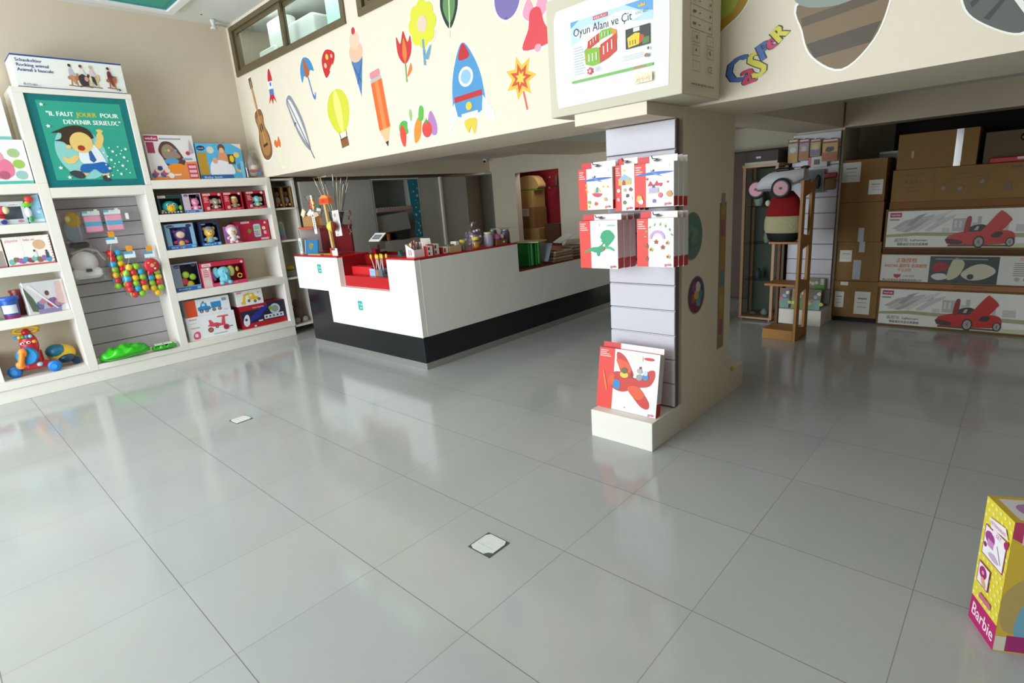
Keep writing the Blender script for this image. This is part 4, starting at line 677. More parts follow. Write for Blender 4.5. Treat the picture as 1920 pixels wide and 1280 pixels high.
# wire rack pot with brushes
t = thing('brush_pot', 'grey plastic pot full of paint brushes on top of the counter hutch', 'pot', (-3.24, 2.90, 1.392)); MB().lathe([(.05, 0), (.054, .002), (.098, .15), (.095, .15), (.048, .006)], clear('smoky', (.6, .6, .62, 1), .15, .2), n=20).build('pot', t)
MB().lathe([(.06, -.01), (.07, -.01), (.07, .0), (.06, .0)], M('#8a7a70', .4), n=20).build('base', t)
rb = random.Random(9)
for i in range(15):
    a = i * .4189; tx, ty = .13 * math.cos(a) * (.5 + .5 * ((i * 7) % 5) / 4), .10 * math.sin(a); L_ = .44 + .16 * rb.random(); base = Vector((.030 * math.cos(a), .030 * math.sin(a), .008)); d = Vector((tx, ty * 1.1, .34)).normalized()
    t = thing('paint_brush', 'slim wooden paint brush standing in the grey pot on the counter hutch', 'paint brush', (-3.24 + base.x, 2.90 + base.y, 1.392 + base.z), group='paint brushes in the grey pot')
    col = ('#d9b878', '#e0cfa6', '#6f7f92', '#3a4a5e', '#c9a050', '#b9b6b0')[i % 6]
    MB().tube([(0, 0, 0), tuple(d * L_ * .75)], .004, M(col, .4), 6, .005).build('handle', t); MB().tube([tuple(d * L_ * .75), tuple(d * L_ * .88)], .0055, M('#b9b6ae', .3, .8), 6).build('ferrule', t); MB().tube([tuple(d * L_ * .88), tuple(d * L_)], .006, M(('#b08a50', '#2c3a4a', '#e9e2d2')[i % 3], .8), 6, .003).build('bristles', t)
# crate of sticks and soft toys on the hutch
t = thing('wooden_crate', 'small crate of upright wooden slats filled with white and green packets', 'crate', (-3.70, 2.85, 1.382))
for i in range(9): MB().box(-.115 + i * .026, -.065, .006, -.10 + i * .026, -.06, .125, M('#d0a066', .5)).build('slat', t)
MB().box(-.12, -.06, 0, .12, .06, .006, WOOD).box(-.12, .05, .006, .12, .055, .115, WOOD).build('base', t)
for i, (x, y, z, c, rr) in enumerate(((-.09, -.02, .15, '#d9a0a0', 10), (-.04, -.05, .17, '#efe6b9', 35), (.03, -.02, .16, '#eef0ee', 50), (.02, .06, .20, '#2f6a56', -20), (.09, .03, .17, '#e3d3cf', 15), (.14, -.02, .14, '#d9b48a', 70))):
    o = tag(MB().rbox(-.03, -.01, -.045, .03, .01, .045, C_(c), .006).build('small_packet', loc=(-3.70 + x, 2.85 + y * 1.6, 1.39 + z * .9)), ('dusty pink', 'pale yellow', 'white', 'dark green', 'pale pink', 'tan')[i] + ' packet sticking out of the small slatted crate on the hutch', 'packet'); o.rotation_euler = (0, R(rr), R(8 * i))
t = thing('toy_pouch', 'clear cone pouch of orange, yellow and red pieces leaning over the crate', 'pouch', (-3.47, 2.74, 1.56), 0)
m = MB(); [m.ell((.03 * math.cos(i * 1.7) + .02, .01 * math.sin(i), .04 + .022 * (i % 5)), (.022, .015, .02), C_(('#f0a81e', '#c4203a', '#ef6a24', '#f2cf4a')[i % 4], .3)) for i in range(11)]; m.build('pieces', t); MB().rings([[(.04 + .02 * math.cos(a), .02 * math.sin(a), -.0) for a in [k * .628 for k in range(10)]], [(-.01 + .10 * math.cos(a), .04 * math.sin(a), .17) for a in [k * .628 for k in range(10)]]], CLEAR, True, False).build('plastic_cone', t)
# books in the hutch
t = thing('picture_book', 'blue picture book leaning in the red hutch', 'book', (-3.55, 2.70, CT), 0, rx=-14)
MB().prism([(-.165, 0), (.135, 0), (.10, .165), (-.20, .165)], 0, .012, C_('#2a7fb5')).frame((0, 0, 0), (1, 0, 0), (0, 0, 1), (0, -1, 0)).art(sp([(-.08, .06), (-.10, .12), (-.03, .13), (.0, .11), (-.01, .06)]), C_('#8f8a52')).art(E(-.07, .09, .015), C_('#c87a3a')).art(E(-.01, .08, .018), C_('#4a9a7a')).art(E(.0, .11, .01), C_('#d7b24a')).art([(-.165, 0), (-.155, 0), (-.19, .165), (-.20, .165)], C_('#e8e6e0')).build('cover', t)
t = thing('picture_book', 'thin white and teal card set standing at the left of the blue book', 'book', (-3.80, 2.70, CT)); MB().box(-.035, 0, 0, .025, .012, .185, C_('#eef1ee')).frame((-.035, 0, 0), (1, 0, 0), (0, 0, 1), (0, -1, 0)).rect(.015, .03, .04, .15, C_('#6fc0c4')).rect(.018, .09, .03, .15, C_('#33507a')).build('cover', t)
tag(MB().box(-.14, -.045, 0, .14, .045, .014, C_('#c9a070')).build('wooden_tray', loc=(-3.35, 2.66, CT + .0185 if False else CT)).__class__ and bpy.data.objects['wooden_tray'], 'flat wooden tray lying in front of the blue picture book', 'tray')
# little frames & cards near the notch
t = thing('card_holder', 'red and white business card holder at the edge of the counter notch', 'card holder', (-2.935, 2.64, CT))
MB().box(-.09, 0, 0, -.055, .06, .08, C_('#e0402c')).build('side', t); MB().box(-.055, .0, 0, .055, .006, .055, C_('#f6eef0')).box(.015, -.0005, .055, .055, .006, .078, C_('#f6eef0')).box(-.055, .01, .01, .015, .014, .082, C_('#7a6a70')).build('cards', t)
t = thing('photo_display', 'small tilted white photo frame on a clear box over the notch', 'frame', (-2.775, 3.05, .8605))
MB().box(-.05, -.02, .0, .03, .04, .24, DRED).build('stand', t); MB().box(-.02, -.05, .2405, .13, .05, .32, clear('frosted', (.8, .8, .8, 1), .2, .2)).box(.0, -.03, .242, .09, .0, .29, C_('#55524e')).build('clear_box', t)
fr = MB(); fr.T = Matrix.Translation((-.03, -.05, .325)) @ Matrix.Rotation(R(38), 4, 'X'); fr.box(0, 0, 0, .20, .13, .008, C_('#f4f3ea')).frame((0, 0, .008), (1, 0, 0), (0, 1, 0), (0, 0, 1)); fr.rect(.03, .03, .17, .10, C_('#6f7480')).rect(.05, .045, .15, .085, C_('#8f96a3')); fr.build('frame', t)
tag(MB().box(-.19, -.05, 0, .19, .05, .085, C_('#d8262c')).build('red_box', loc=(-2.63, 2.83, .8605 + .0)) , 'long red box lying in the counter notch', 'box').location = (-2.645, 2.81, .8605)
t = thing('lollipop_box', 'pale blue and clear display box holding yellow-topped sticks in the counter notch', 'display box', (-2.35, 2.79, .8605))
MB().box(-.10, -.06, 0, .0, -.055, .075, C_('#a9c4e6')).box(-.10, -.055, 0, .13, .055, .004, C_('#8a93a8')).box(.0, -.06, 0, .13, -.055, .07, C_('#6a6f7c')).box(-.10, .05, .004, .13, .055, .07, C_('#6a6f7c')).build('box_shell', t); MB().frame((-.10, -.0605, 0), (1, 0, 0), (0, 0, 1), (0, -1, 0)).text('V A A', .01, .035, .02, C_('#d05a70')).rect(.115, .01, .15, .055, C_('#c77a2a')).build('print', t)
for i in range(8):
    x = -2.35 + -.02 + .022 * (i % 6); y = 2.79 - .03 + .03 * (i % 3); q = (i - 4) * .02 if i else -.10
    s = thing('lollipop_stick', 'white stick with a yellow wrapped top standing in the counter notch box', 'stick', (x, y, .866), group='yellow-topped sticks in the notch box')
    MB().tube([(0, 0, 0), (q * .6, 0, .17)], .0035, C_('#f0efe8'), 6).build('stick', s); MB().ell((q * .65, 0, .19), (.016, .012, .028), C_('#dccb3e', .3), 10, 7).build('top', s)
# right worktop: display of small boxes, jars and bags
t = thing('display_box', 'pink and white sloped display box full of small tubes at the counter corner', 'display box', (-1.66, 2.64, CT))
MB().prism([(0, 0), (.12, 0), (.12, .07), (.0, .12)], 0, .004, C_('#f2dfe2')).box(.116, .004, 0, .12, .12, .07, C_('#f2dfe2')).box(0, .116, 0, .116, .12, .13, C_('#f2dfe2')).box(0, .004, 0, .004, .116, .12, C_('#f2dfe2')).frame((0, 0, 0), (1, 0, 0), (0, 0, 1), (0, -1, 0)).rect(.035, .02, .055, .075, C_('#b09a9c')).rect(.065, .02, .085, .07, C_('#b09a9c')).rect(0, 0, .12, .012, C_('#e5b4bb')).build('box_shell', t)
for i in range(8): tag(MB().lathe([(.011, 0), (.011, .11 + .02 * (i % 3))], C_(('#c98a5a', '#e6d3a0', '#5a3a4a', '#7a4a5a', '#a0603a')[i % 5]), n=10).build('small_tube', loc=(-1.64 + .024 * (i % 4), 2.67 + .045 * (i // 4), CT + .001)), 'small coloured tube standing in the sloped display box', 'tube', 'small tubes in the sloped display box')
bi = 0
for i, (y, n_, x, hh) in enumerate(((2.80, 2, -1.55, .045), (2.895, 2, -1.57, .05), (3.0, 1, -1.56, .06))):
    for j in range(n_):
        o = tag(MB().box(-.045, -.03, 0, .045, .03, hh - .001, C_('#f1e8e2')).frame((.0455, -.03, 0), (0, 1, 0), (0, 0, 1), (1, 0, 0)).rect(.006, .008, .028, hh - .012, C_('#6a4a4a')).frame((-.045, -.0305, 0), (1, 0, 0), (0, 0, 1), (0, -1, 0)).rect(0, 0, .09, hh - .001, C_('#b3202c')).build('small_carton', loc=(x, y, CT + .0005 + j * hh)), ('lower', 'upper')[j if n_ > 1 else 0] * (n_ > 1) + (' ' if n_ > 1 else '') + 'red and white small carton, ' + ('first', 'second', 'third')[i] + ' stack from the counter corner', 'carton'); bi += 1
t = thing('picture_cards', 'leaning pale card with a brown picture behind the small cartons', 'card', (-1.72, 2.93, CT)); MB().prism([(-.09, 0), (.09, 0), (.07, .15), (-.08, .15)], 0, .004, C_('#bdb8ae')).frame((0, 0, 0), (1, 0, 0), (0, 0, 1), (0, -1, 0)).art(E(.02, .07, .04, .025), C_('#a08050')).build('card', t)
tag(MB().ell((0, 0, .03), (.03, .03, .03), C_('#7a1a22', .3)).build('red_ball', loc=(-1.68, 2.80, CT + .06 - .03)), 'dark red ball behind the small cartons', 'ball')
t = thing('display_box', 'open tan box of small items between the cartons and the jars', 'display box', (-1.56, 3.12, CT - .005)); MB().box(-.05, -.075, 0, .05, .075, .065, C_('#c3a878')).box(-.04, .02, .065, .04, .06, .10, C_('#efe9e2')).box(-.03, -.07, .065, .03, .0, .078, C_('#8a8270')).build('box_shell', t)
def jar(label, x, y, r, h, body, lid, fill=None, lh=.03):
    t = thing('plastic_jar', label, 'jar', (x, y, CT - .0055)); MB().lathe([(r * .95, 0), (r, .006), (r, h * .8), (r * .8, h * .95), (r * .8, h)], body, n=20).build('jar', t)
    if fill: MB().lathe([(r * .9, .004), (r * .93, h * .72)], fill, n=18).build('contents', t)
    MB().lathe([(r * .86, 0), (r * .88, lh * .9), (r * .8, lh)], lid, (0, 0, h), 18).build('lid', t)
YL = C_('#e8d24a', .4)
jar('clear jar with pale contents and a yellow lid, nearer the counter corner', -1.56, 3.26, .032, .075, clear('jar_clear', (.95, .95, .93, 1), .1), YL, C_('#8a8f8a'))
jar('clear jar with orange yellow contents and a yellow lid', -1.58, 3.46, .046, .085, clear('jar_clear'), YL, C_('#dca21e', .3))
jar('wide glass jar of purple and white sweets with a pale green lid', -1.57, 3.64, .05, .13, C_('#a294b0', .25), C_('#c9cf8a', .4), lh=.015)
jar('tall dark purple jar with a silver lid at the far end of the worktop', -1.60, 3.93, .05, .14, C_('#5d5266', .15), M('#c9c9c4', .3, .6), lh=.01)
jar('dark jar of green and purple sweets beside the end of the worktop', -1.72, 3.87, .045, .14, C_('#4f5a4e', .15), M('#b9b9b4', .3, .6), lh=.01)
t = thing('sweet_bag', 'clear bag of purple wrapped sweets behind the wide glass jar', 'bag', (-1.72, 3.56, CT - .0055)); m = MB(); rb = random.Random(3)
for i in range(34): m.ell((.07 * rb.uniform(-1, 1), .06 * rb.uniform(-1, 1), .02 + .15 * rb.random()), (.018, .014, .013), C_(('#8a5fa8', '#b79ad0', '#5a3f78', '#e0d4ea')[i % 4], .35), 8, 5)
m.build('sweets', t); MB().rings([[(a, b, z) for a, b in RC(-s_, -s_ * .8, s_, s_ * .8, s_ * .5)] for s_, z in ((.085, 0), (.09, .12), (.06, .19), (.02, .2), (.05, .26))], CLEAR, True, False).build('plastic_bag', t)
t = thing('display_box', 'brown card box of pink goods between the jars', 'display box', (-1.56, 3.78, CT - .0055)); MB().box(-.045, -.08, 0, .05, .08, .055, C_('#8a5a34')).frame((.0505, -.08, 0), (0, 1, 0), (0, 0, 1), (1, 0, 0)).rect(.09, .02, .12, .04, C_('#e8dcc8')).build('box_shell', t); MB().ell((0, -.03, .08), (.04, .045, .04), C_('#c46a9a')).ell((.0, .045, .08), (.03, .03, .03), C_('#d9c9cf')).build('goods', t)
tag(MB().rbox(-.06, -.13, 0, .06, .11, .004, C_('#cfd3d2'), .002).build('clear_lid', loc=(-1.63, 3.93, 1.2285)), 'pale flat lid lying across the jars at the end of the worktop', 'lid')
tag(MB().prism([(-.035, 0), (.035, 0), (-.01, .055)], -.02, .02, C_('#1d5c52')).build('teal_wedge', loc=(-1.89, 2.75, CT)), 'small dark green wedge on the worktop beside the notch', 'ornament')
# far low worktop
LT = .7625
for i, (x, y) in enumerate(((-1.62, 4.30), (-1.62, 4.42))):
    tag(MB().rbox(-.14, -.045, 0, .06, .045, .27, C_('#178a2e' if i else '#157a28', .35), .01).box(.058, -.012, .02, .064, .012, .26, C_('#7ab88a')).build('box_file', loc=(x, y, LT)), ('nearer', 'farther')[i] + ' green box file standing on the low worktop', 'box file')
tag(MB().rbox(-.16, -.16, 0, .16, .13, .012, C_('#c3b795'), .004).build('clipboard', loc=(-1.64, 4.38, LT + .272)), 'beige clipboard lying on the green box files', 'clipboard').rotation_euler = (0, 0, R(20))
for k, (x, y, n_) in enumerate(((-1.66, 4.86, 7), (-1.70, 5.25, 8))):
    for j in range(n_):
        o = tag(MB().box(-.13, -.17, 0, .13, .17, .0165, C_(('#a68f73', '#8a6f58', '#c9b79c', '#775a4c')[(j + k) % 4])).build('paper_stack', loc=(x, y, LT + .0175 * j)), 'bundle of papers in the ' + ('nearer', 'farther')[k] + ' pile on the low worktop', 'papers', ('nearer', 'farther')[k] + ' pile of papers on the low worktop'); o.rotation_euler.z = R((j * 37) % 9 - 4)
for i, (x, y, z, c, rx, rz, s_, nm) in enumerate(((-1.63, 4.60, .125, '#9aa0ab', 62, 4, .095, 'grey blue plastic sleeve leaning on the nearer paper pile'), (-1.66, 4.84, .146, '#a8563c', 8, 20, .10, 'rust brown folder on top of the nearer paper pile'), (-1.68, 5.06, .245, '#e9e4dc', 25, -20, .09, 'white tilted booklet between the two paper piles'), (-1.72, 5.34, .175, '#bdb59f', 8, 30, .11, 'beige folder on top of the farther paper pile'), (-1.63, 5.56, .008, '#8a3a34', 0, 10, .06, 'dark red packet at the far end of the low worktop'))):
    o = tag(MB().rbox(-s_, -s_ * 1.2, -.006, s_, s_ * 1.2, .006, C_(c), .003).build('folder', loc=(x, y, LT + z)), nm, 'folder'); o.rotation_euler = (R(rx), 0, R(rz))
# goods in the corner shelf
for i, y in enumerate((2.84, 2.955)):
    t = thing('doll_box', ('left', 'right')[i] + ' dark wooden box with a soft doll in the corner shelf', 'box', (-4.44, y, 1.6275), 90)
    MB().box(-.055, .0, 0, .055, .2, .008, DKWOOD).box(-.055, 0, .25, .055, .2, .258, DKWOOD).box(-.055, 0, .008, -.047, .2, .25, DKWOOD).box(.047, 0, .008, .055, .2, .25, M('#a07a48', .5)).box(-.047, .19, .008, .047, .2, .25, DKWOOD).build('box_shell', t)
    MB().ell((0, .06, .17), (.035, .03, .035), C_('#8a5a34', .8)).ell((0, .06, .09), (.04, .04, .05), C_('#9a8a86', .8)).ell((.025, .03, .035), (.018, .03, .018), C_('#c98a68', .8)).ell((-.025, .03, .035), (.018, .03, .018), C_('#c98a68', .8)).build('soft_doll', t)
t = thing('toy_bottle', 'pastel striped bottle on the second level of the corner shelf', 'bottle', (-4.50, 2.83, 1.2275)); MB().lathe([(.035, 0), (.036, .07)], C_('#b08fb8')).lathe([(.0362, .07), (.036, .14)], C_('#8fb0c4')).lathe([(.0358, .14), (.03, .2)], C_('#a9bf86')).lathe([(.025, .2), (.02, .23)], C_('#c9c9c4')).build('bottle', t)
t = thing('toy_pack', 'yellow and grey toy pack on the lower level of the corner shelf', 'toy', (-4.55, 2.87, .748)); MB().rbox(-.07, -.07, 0, .07, .07, .08, C_('#8d8a90'), .02).build('pack', t); MB().ell((0, 0, .11), (.06, .06, .035), C_('#c9a52a')).build('yellow_part', t)
t = thing('plush_toy', 'brown and white plush animal at the bottom of the corner shelf', 'plush toy', (-4.55, 2.88, .123)); MB().ell((0, 0, .12), (.08, .07, .12), M('#6a564e', .95, noise=.3, scale=60)).ell((.0, -.01, .26), (.05, .05, .06), M('#6a564e', .95, noise=.3, scale=60)).build('body', t); MB().ell((.05, -.05, .04), (.04, .04, .04), M('#b9a69e', .95)).ell((.05, .06, .04), (.04, .04, .04), M('#b9a69e', .95)).build('paws', t)
# store room cartons seen through the doorway
CB_ = 'cartons stacked in the store room'
def brown(name, label, x0, x1, y0, z0, z1, d=.4, mat=CARD, group=None, labs=(), tape=None, cat='carton', fn=None):
    t = thing(name, label, cat, ((x0 + x1) / 2, y0, z0 + .0005), 0, group); hw = (x1 - x0) / 2; h = z1 - z0 - .001
    MB().box(-hw, 0, 0, hw, d, h, mat).build('box_shell', t, bevel=.004)
    if tape: MB().frame((-hw, -.0003, 0), (1, 0, 0), (0, 0, 1), (0, -1, 0)).rect(tape[0], tape[1], tape[2], tape[3], clear('tape', (.85, .75, .6, 1), .25, .15)).build('tape', t)
    for a, b, c, e in labs:
        m = MB().frame((-hw, -.0008, 0), (1, 0, 0), (0, 0, 1), (0, -1, 0)); m.rect(a, b, c, e, C_('#e9e7df')); u = c - a; v = e - b
        m.rect(a + u * .2, b + v * .66, a + u * .8, b + v * .72, C_('#8a8784')); m.rect(a + u * .15, b + v * .5, a + u * .75, b + v * .53, C_('#b5b2ac')); m.rect(a + u * .2, b + v * .3, a + u * .8, b + v * .33, C_('#a5a29c')); m.build('paper_label', t)
    if fn: m = MB().frame((-hw, -.0005, 0), (1, 0, 0), (0, 0, 1), (0, -1, 0)); fn(m, 2 * hw, h); m.build('print', t)
    return t
brown('carton', 'lowest wide carton in the store room', -4.12, -3.70, 7.0, 0, .66, .4)
brown('carton', 'plain carton below the labelled one in the store room doorway', -4.08, -3.70, 7.02, .66, .99, .35, M('#b58a55', .8))
brown('carton', 'carton with a white label in the store room doorway', -4.16, -3.80, 7.02, .99, 1.345, .35, labs=((.10, .21, .25, .345),), tape=(.0, 0, 0.001, .001))
brown('carton', 'topmost small carton in the store room doorway under the rounded case', -4.25, -3.82, 7.02, 1.345, 1.63, .35, M('#c09a5c', .8))
brown('carton', 'darker carton at the right of the store room stack', -3.68, -3.35, 7.15, 0, 1.05, .3, M('#5a3a26', .8))
t = thing('rounded_case', 'tan rounded case with a green rim on top of the store room cartons', 'case', (-3.98, 7.08, 1.631))
MB().prism(sp([(-.24, .03), (-.22, .16), (-.12, .24), (.10, .25), (.22, .17), (.235, .03)], 6), 0, .2, C_('#c8a56e')).build('case', t); MB().box(-.235, -.005, 0, .235, .2, .03, C_('#5f9a2a')).build('rim', t)
struct('trim_8', MB().box(-3.62, 7.3, 1.66, -2.9, 7.49, 1.69, C_('#3a1218')))
for i in range(4): tag(MB().lathe([(.03, 0), (.03, .12), (.012, .16), (.012, .19)], C_('#4a2a30'), n=10).build('dark_bottle', loc=(-3.55 + i * .1, 7.38, 1.6905)), 'small dark bottle on the high shelf inside the red store room', 'bottle', 'dark bottles on the store room shelf')

# ================================================================== THE LARGE CARTON ABOVE THE PILLAR
t = thing('play_fence_carton', 'big white carton of a play fence resting on the ledge above the pillar', 'carton', (.85, 2.23, 1.969))
MB().box(-.405, 0, 0, .40, .44, .60, M('#cbc3ae', .7, noise=.03, scale=5)).build('box_shell', t, bevel=.004)
m = MB().frame((-.405, -.001, 0), (1, 0, 0), (0, 0, 1), (0, -1, 0))
m.art([(.058, .045), (.735, .05), (.742, .3), (.74, .545), (.70, .552), (.07, .535), (.052, .50), (.045, .3), (.05, .1)], M('#e2e0da', .5)); m.rect(.165, .155, .655, .46, C_('#e4e5e6'))
m.art([(.165, .46), (.165, .345), (.25, .37), (.40, .40), (.655, .36), (.655, .46)], C_('#b8d4ea')); m.art([(.5, .46), (.655, .46), (.655, .40), (.58, .42)], C_('#5f9cd8')); m.art([(.165, .46), (.22, .46), (.165, .43)], C_('#5f9cd8'))
m.art(sp([(.18, .39), (.27, .42), (.36, .41), (.44, .44), (.53, .43), (.6, .40), (.5, .375), (.3, .36)]), C_('#e6eef4'))
K_ = C_('#23242a'); m.text('Oyun Alanı ve Çit', .18, .385, .04, K_, wid=.36, bold=.0006); m.text('KING KIDS', .56, .40, .014, C_('#6b7788'), wid=.07); m.rect(.31, .437, .40, .455, C_('#c03a4a')); m.text('KIDS PLAY', .315, .44, .011, W_, wid=.08)
m.art([(.575, .43), (.575, .445), (.585, .436), (.595, .448), (.605, .436), (.615, .445), (.615, .43)], C_('#d8b02a'))
Gf, Rf, Of = C_('#7fae2c'), C_('#c8371f'), C_('#e08a2c')
m.art([(.265, .30), (.275, .345), (.345, .37), (.345, .33), (.265, .30)], Rf); m.art([(.345, .365), (.36, .378), (.42, .378), (.425, .35), (.345, .335)], Gf); m.art([(.42, .375), (.45, .36), (.455, .32), (.43, .33)], Of); m.art([(.255, .235), (.25, .3), (.265, .315), (.27, .24)], Of)
m.art([(.345, .225), (.345, .31), (.39, .325), (.45, .345), (.45, .265), (.40, .24)], Rf); m.art([(.258, .235), (.255, .31), (.345, .305), (.348, .225), (.30, .22)], Gf)
for i in range(3): m.rect(.275 + i * .024, .245, .281 + i * .024, .282, W_); m.rect(.368 + i * .026, .262 + i * .007, .374 + i * .026, .302 + i * .01, W_); m.rect(.29 + i * .018, .325 + i * .006, .294 + i * .018, .342 + i * .008, W_); m.rect(.362 + i * .02, .345, .366 + i * .02, .366, W_)
m.art([(.335, .30), (.355, .30), (.355, .312), (.335, .312)], C_('#f3e9a0')); m.rect(.505, .255, .64, .345, C_('#34302c')); m.art([(.52, .26), (.515, .305), (.56, .32), (.585, .315), (.58, .265)], C_('#eac41c')); m.art([(.58, .265), (.585, .31), (.61, .30), (.605, .275)], C_('#c23a24')); m.rect(.55, .325, .585, .343, C_('#d9dde0')); m.rect(.60, .26, .638, .29, C_('#4f7a3c'))
for i in range(3): m.rect(.528 + .015 * i, .27, .533 + .015 * i, .29, C_('#8a7a1a'))
m.art(star(.285, .198, .022, .6, 6), C_('#cf2f3c')); m.art(E(.285, .198, .008), C_('#f0c4c4')); m.rect(.165, .155, .655, .167, C_('#6fb04a')); m.rect(.55, .1555, .62, .1665, C_('#a8805a'))
for i in range(11): m.rect(.175, .325 - i * .013, .235 + .008 * (i % 3), .329 - i * .013, C_('#c4c8cc'))
for i in range(3): m.rect(.31, .19 + i * .008, .35, .193 + i * .008, C_('#b9bdc2')); m.rect(.47, .205 + i * .009, .6, .208 + i * .009, C_('#d2d5d8'))
m.art(E(.625, .205, .012, .009), C_('#9a6a44')); m.art(E(.635, .235, .005, .007), C_('#3a3a40')); m.rect(.555, .085, .655, .125, C_('#efdcb8')); m.text('صنع في تركيا', .565, .097, .02, C_('#8a6f50'), wid=.08); m.build('paper_print', t)
m = MB().frame((.401, 0, 0), (0, 1, 0), (0, 0, 1), (1, 0, 0)); Dk = C_('#4f4b42')
def fr_(a, b, c, e, k=.002): m.rect(a, b, c, b + k, Dk); m.rect(a, e, c, e + k, Dk); m.rect(a, b, a + k, e, Dk); m.rect(c - k, b, c, e + k, Dk)
fr_(.08, .30, .33, .56); [m.rect(.08, .30 + i * .052, .33, .3015 + i * .052, Dk) for i in range(1, 5)]
for i in range(5): m.rect(.11, .32 + i * .052, .14, .33 + i * .052, Dk); m.rect(.17, .322 + i * .052, .19, .326 + i * .052, Dk); m.art(E(.30, .325 + i * .052, .006, .008), Dk)
for a, b in ((.09, .24), (.25, .24), (.09, .18), (.25, .18), (.09, .11)): fr_(a, b, a + .08, b + .045)
m.art([(.11, .20), (.125, .215), (.14, .20)], Dk); m.art([(.28, .195), (.27, .21), (.285, .22), (.295, .20)], Dk); m.art(E(.13, .262, .01), Dk); m.text('CE', .26, .115, .032, Dk); m.text('www.kingkids.com.tr', .07, .045, .014, Dk, wid=.27, bold=.0006); m.build('side_print', t)

# ================================================================== CRAFT BOXES ON THE PILLAR
def goki(name, pos, label, x0, x1, z0, z1, y, art, d=.05, hang=True, tilt=0, n=3, rz=0, group='red and white craft boxes hanging on the pillar', frac=.25):
    for q in range(n):
        wd = x1 - x0; h = z1 - z0; t = thing(name, label if q == 0 else ('second' if q == 1 else 'rearmost') + ' craft box in the ' + pos + ' bunch on the pillar, behind the front box', 'craft box', ((x0 + x1) / 2 + .004 * q, y + q * (d + .004), z0 - .003 * q), rz, group, rx=-tilt)
        hw = wd / 2; m = MB().box(-hw, 0, 0, hw, d, h, C_('#c9252c')); m.box(-hw, -.0005, 0, hw, 0, h, C_('#f4f4f2')); m.box(hw, 0, h * .22, hw + .0005, d, h, C_('#dcd9d6'))
        m.box(-hw + .01, d * .5, h, hw - .006 + .015, d * .5 + .002, h + .035, C_('#f0efec')); m.box(-hw + .01, d * .5 - .0006, h, -hw + .01 + wd * .3, d * .5, h + .035, C_('#d3262c'))
        m.frame((-hw, -.0008, 0), (1, 0, 0), (0, 0, 1), (0, -1, 0))
        if q == 0:
            m.rect(0, 0, wd * frac, h, C_('#df3328'))
            for i in range(4): m.rect(.008, h - .02 - i * .012, .008 + wd * frac * (.5, .4, .6, .7)[i], h - .015 - i * .012, C_('#f6cfcb'))
            art(m, wd, h); m.text('goki', wd - .052, .008, .016, C_('#c22a34'), wid=.04, bold=.0008)
        m.build('box_shell', t)
        if q == 0 and hang:
            tag(MB().tube([(0, 2.5555, 0), (0, y - .03, 0), (0, y - .04, .015)], .0028, M('#3a3a3e', .3, .7), 6).build('display_hook', loc=((x0 + x1) / 2 + .01, 0, z1 + .02)), 'black wire hook carrying the ' + pos + ' bunch of craft boxes', 'hook'); MB().prism([(-.02, 0), (.0, -.006), (.03, 0), (.0, .006)], -.012, -.01, C_('#3a3a3e'), (.01, d * .5, h + .012)).build('hang_slot', t)
    return t
def plane_art(m, w, h, y=.7, x0=.28):
    m.art(sp([(x0 * w, y * h), (.5 * w, (y + .04) * h), (.95 * w, (y + .03) * h), (.94 * w, y * h), (.55 * w, (y - .03) * h), (x0 * w, (y - .03) * h)]), C_('#3f62b8')); m.art(sp([(.42 * w, (y + .08) * h), (.55 * w, (y + .02) * h), (.72 * w, (y - .07) * h), (.66 * w, (y - .06) * h), (.5 * w, (y - .01) * h)]), C_('#5a82d0')); m.art(E(.5 * w, (y + .07) * h, .025 * w), C_('#5a2a3a')); m.rect(.72 * w, .88 * h, .9 * w, .95 * h, C_('#f2ead2'))
def art1(m, w, h):
    plane_art(m, w, h, .73, .2); m.art(sp([(.42 * w, .4 * h), (.48 * w, .32 * h), (.62 * w, .3 * h), (.7 * w, .38 * h)]), C_('#c8405a')); m.art([(.44 * w, .41 * h), (.56 * w, .56 * h), (.68 * w, .42 * h)], C_('#dfc33a')); m.art([(.52 * w, .41 * h), (.54 * w, .54 * h), (.60 * w, .52 * h), (.59 * w, .41 * h)], C_('#3f8ac0')); 
    for a, b in ((.24, .6), (.27, .44), (.24, .5), (.74, .55), (.87, .54)): m.art(star(a * w, b * h, .04 * w), C_('#f0b62c'))
    blob(m, .8 * w, .24 * h, .05 * h, '#d9a06a', 2); blob(m, .32 * w, .18 * h, .05 * h, '#7fae4a', 4); blob(m, .52 * w, .14 * h, .05 * h, '#d0612c', 6); blob(m, .3 * w, .08 * h, .04 * h, '#e8c23a', 8)
def art2(m, w, h):
    m.art(E(.5 * w, .88 * h, .06 * w), C_('#dfc72a')); m.rect(.2 * w, .56 * h, .85 * w, .70 * h, C_('#cbb45a')); m.art([(.15 * w, .68 * h), (.5 * w, .80 * h), (.9 * w, .68 * h)], C_('#8fb4cf')); m.art([(.4 * w, .56 * h), (.4 * w, .63 * h), (.48 * w, .68 * h), (.56 * w, .63 * h), (.56 * w, .56 * h)], C_('#a8363c'))
    for i, (a, b, c) in enumerate(((.2, .45, '#eed8c8'), (.52, .45, '#a8b090'), (.82, .46, '#7a5038'), (.66, .33, '#4a3a34'), (.2, .25, '#d8a9b4'), (.82, .26, '#d9ddd8'), (.5, .18, '#5a7a3a'))): blob(m, a * w, b * h, .045 * h, c, i)
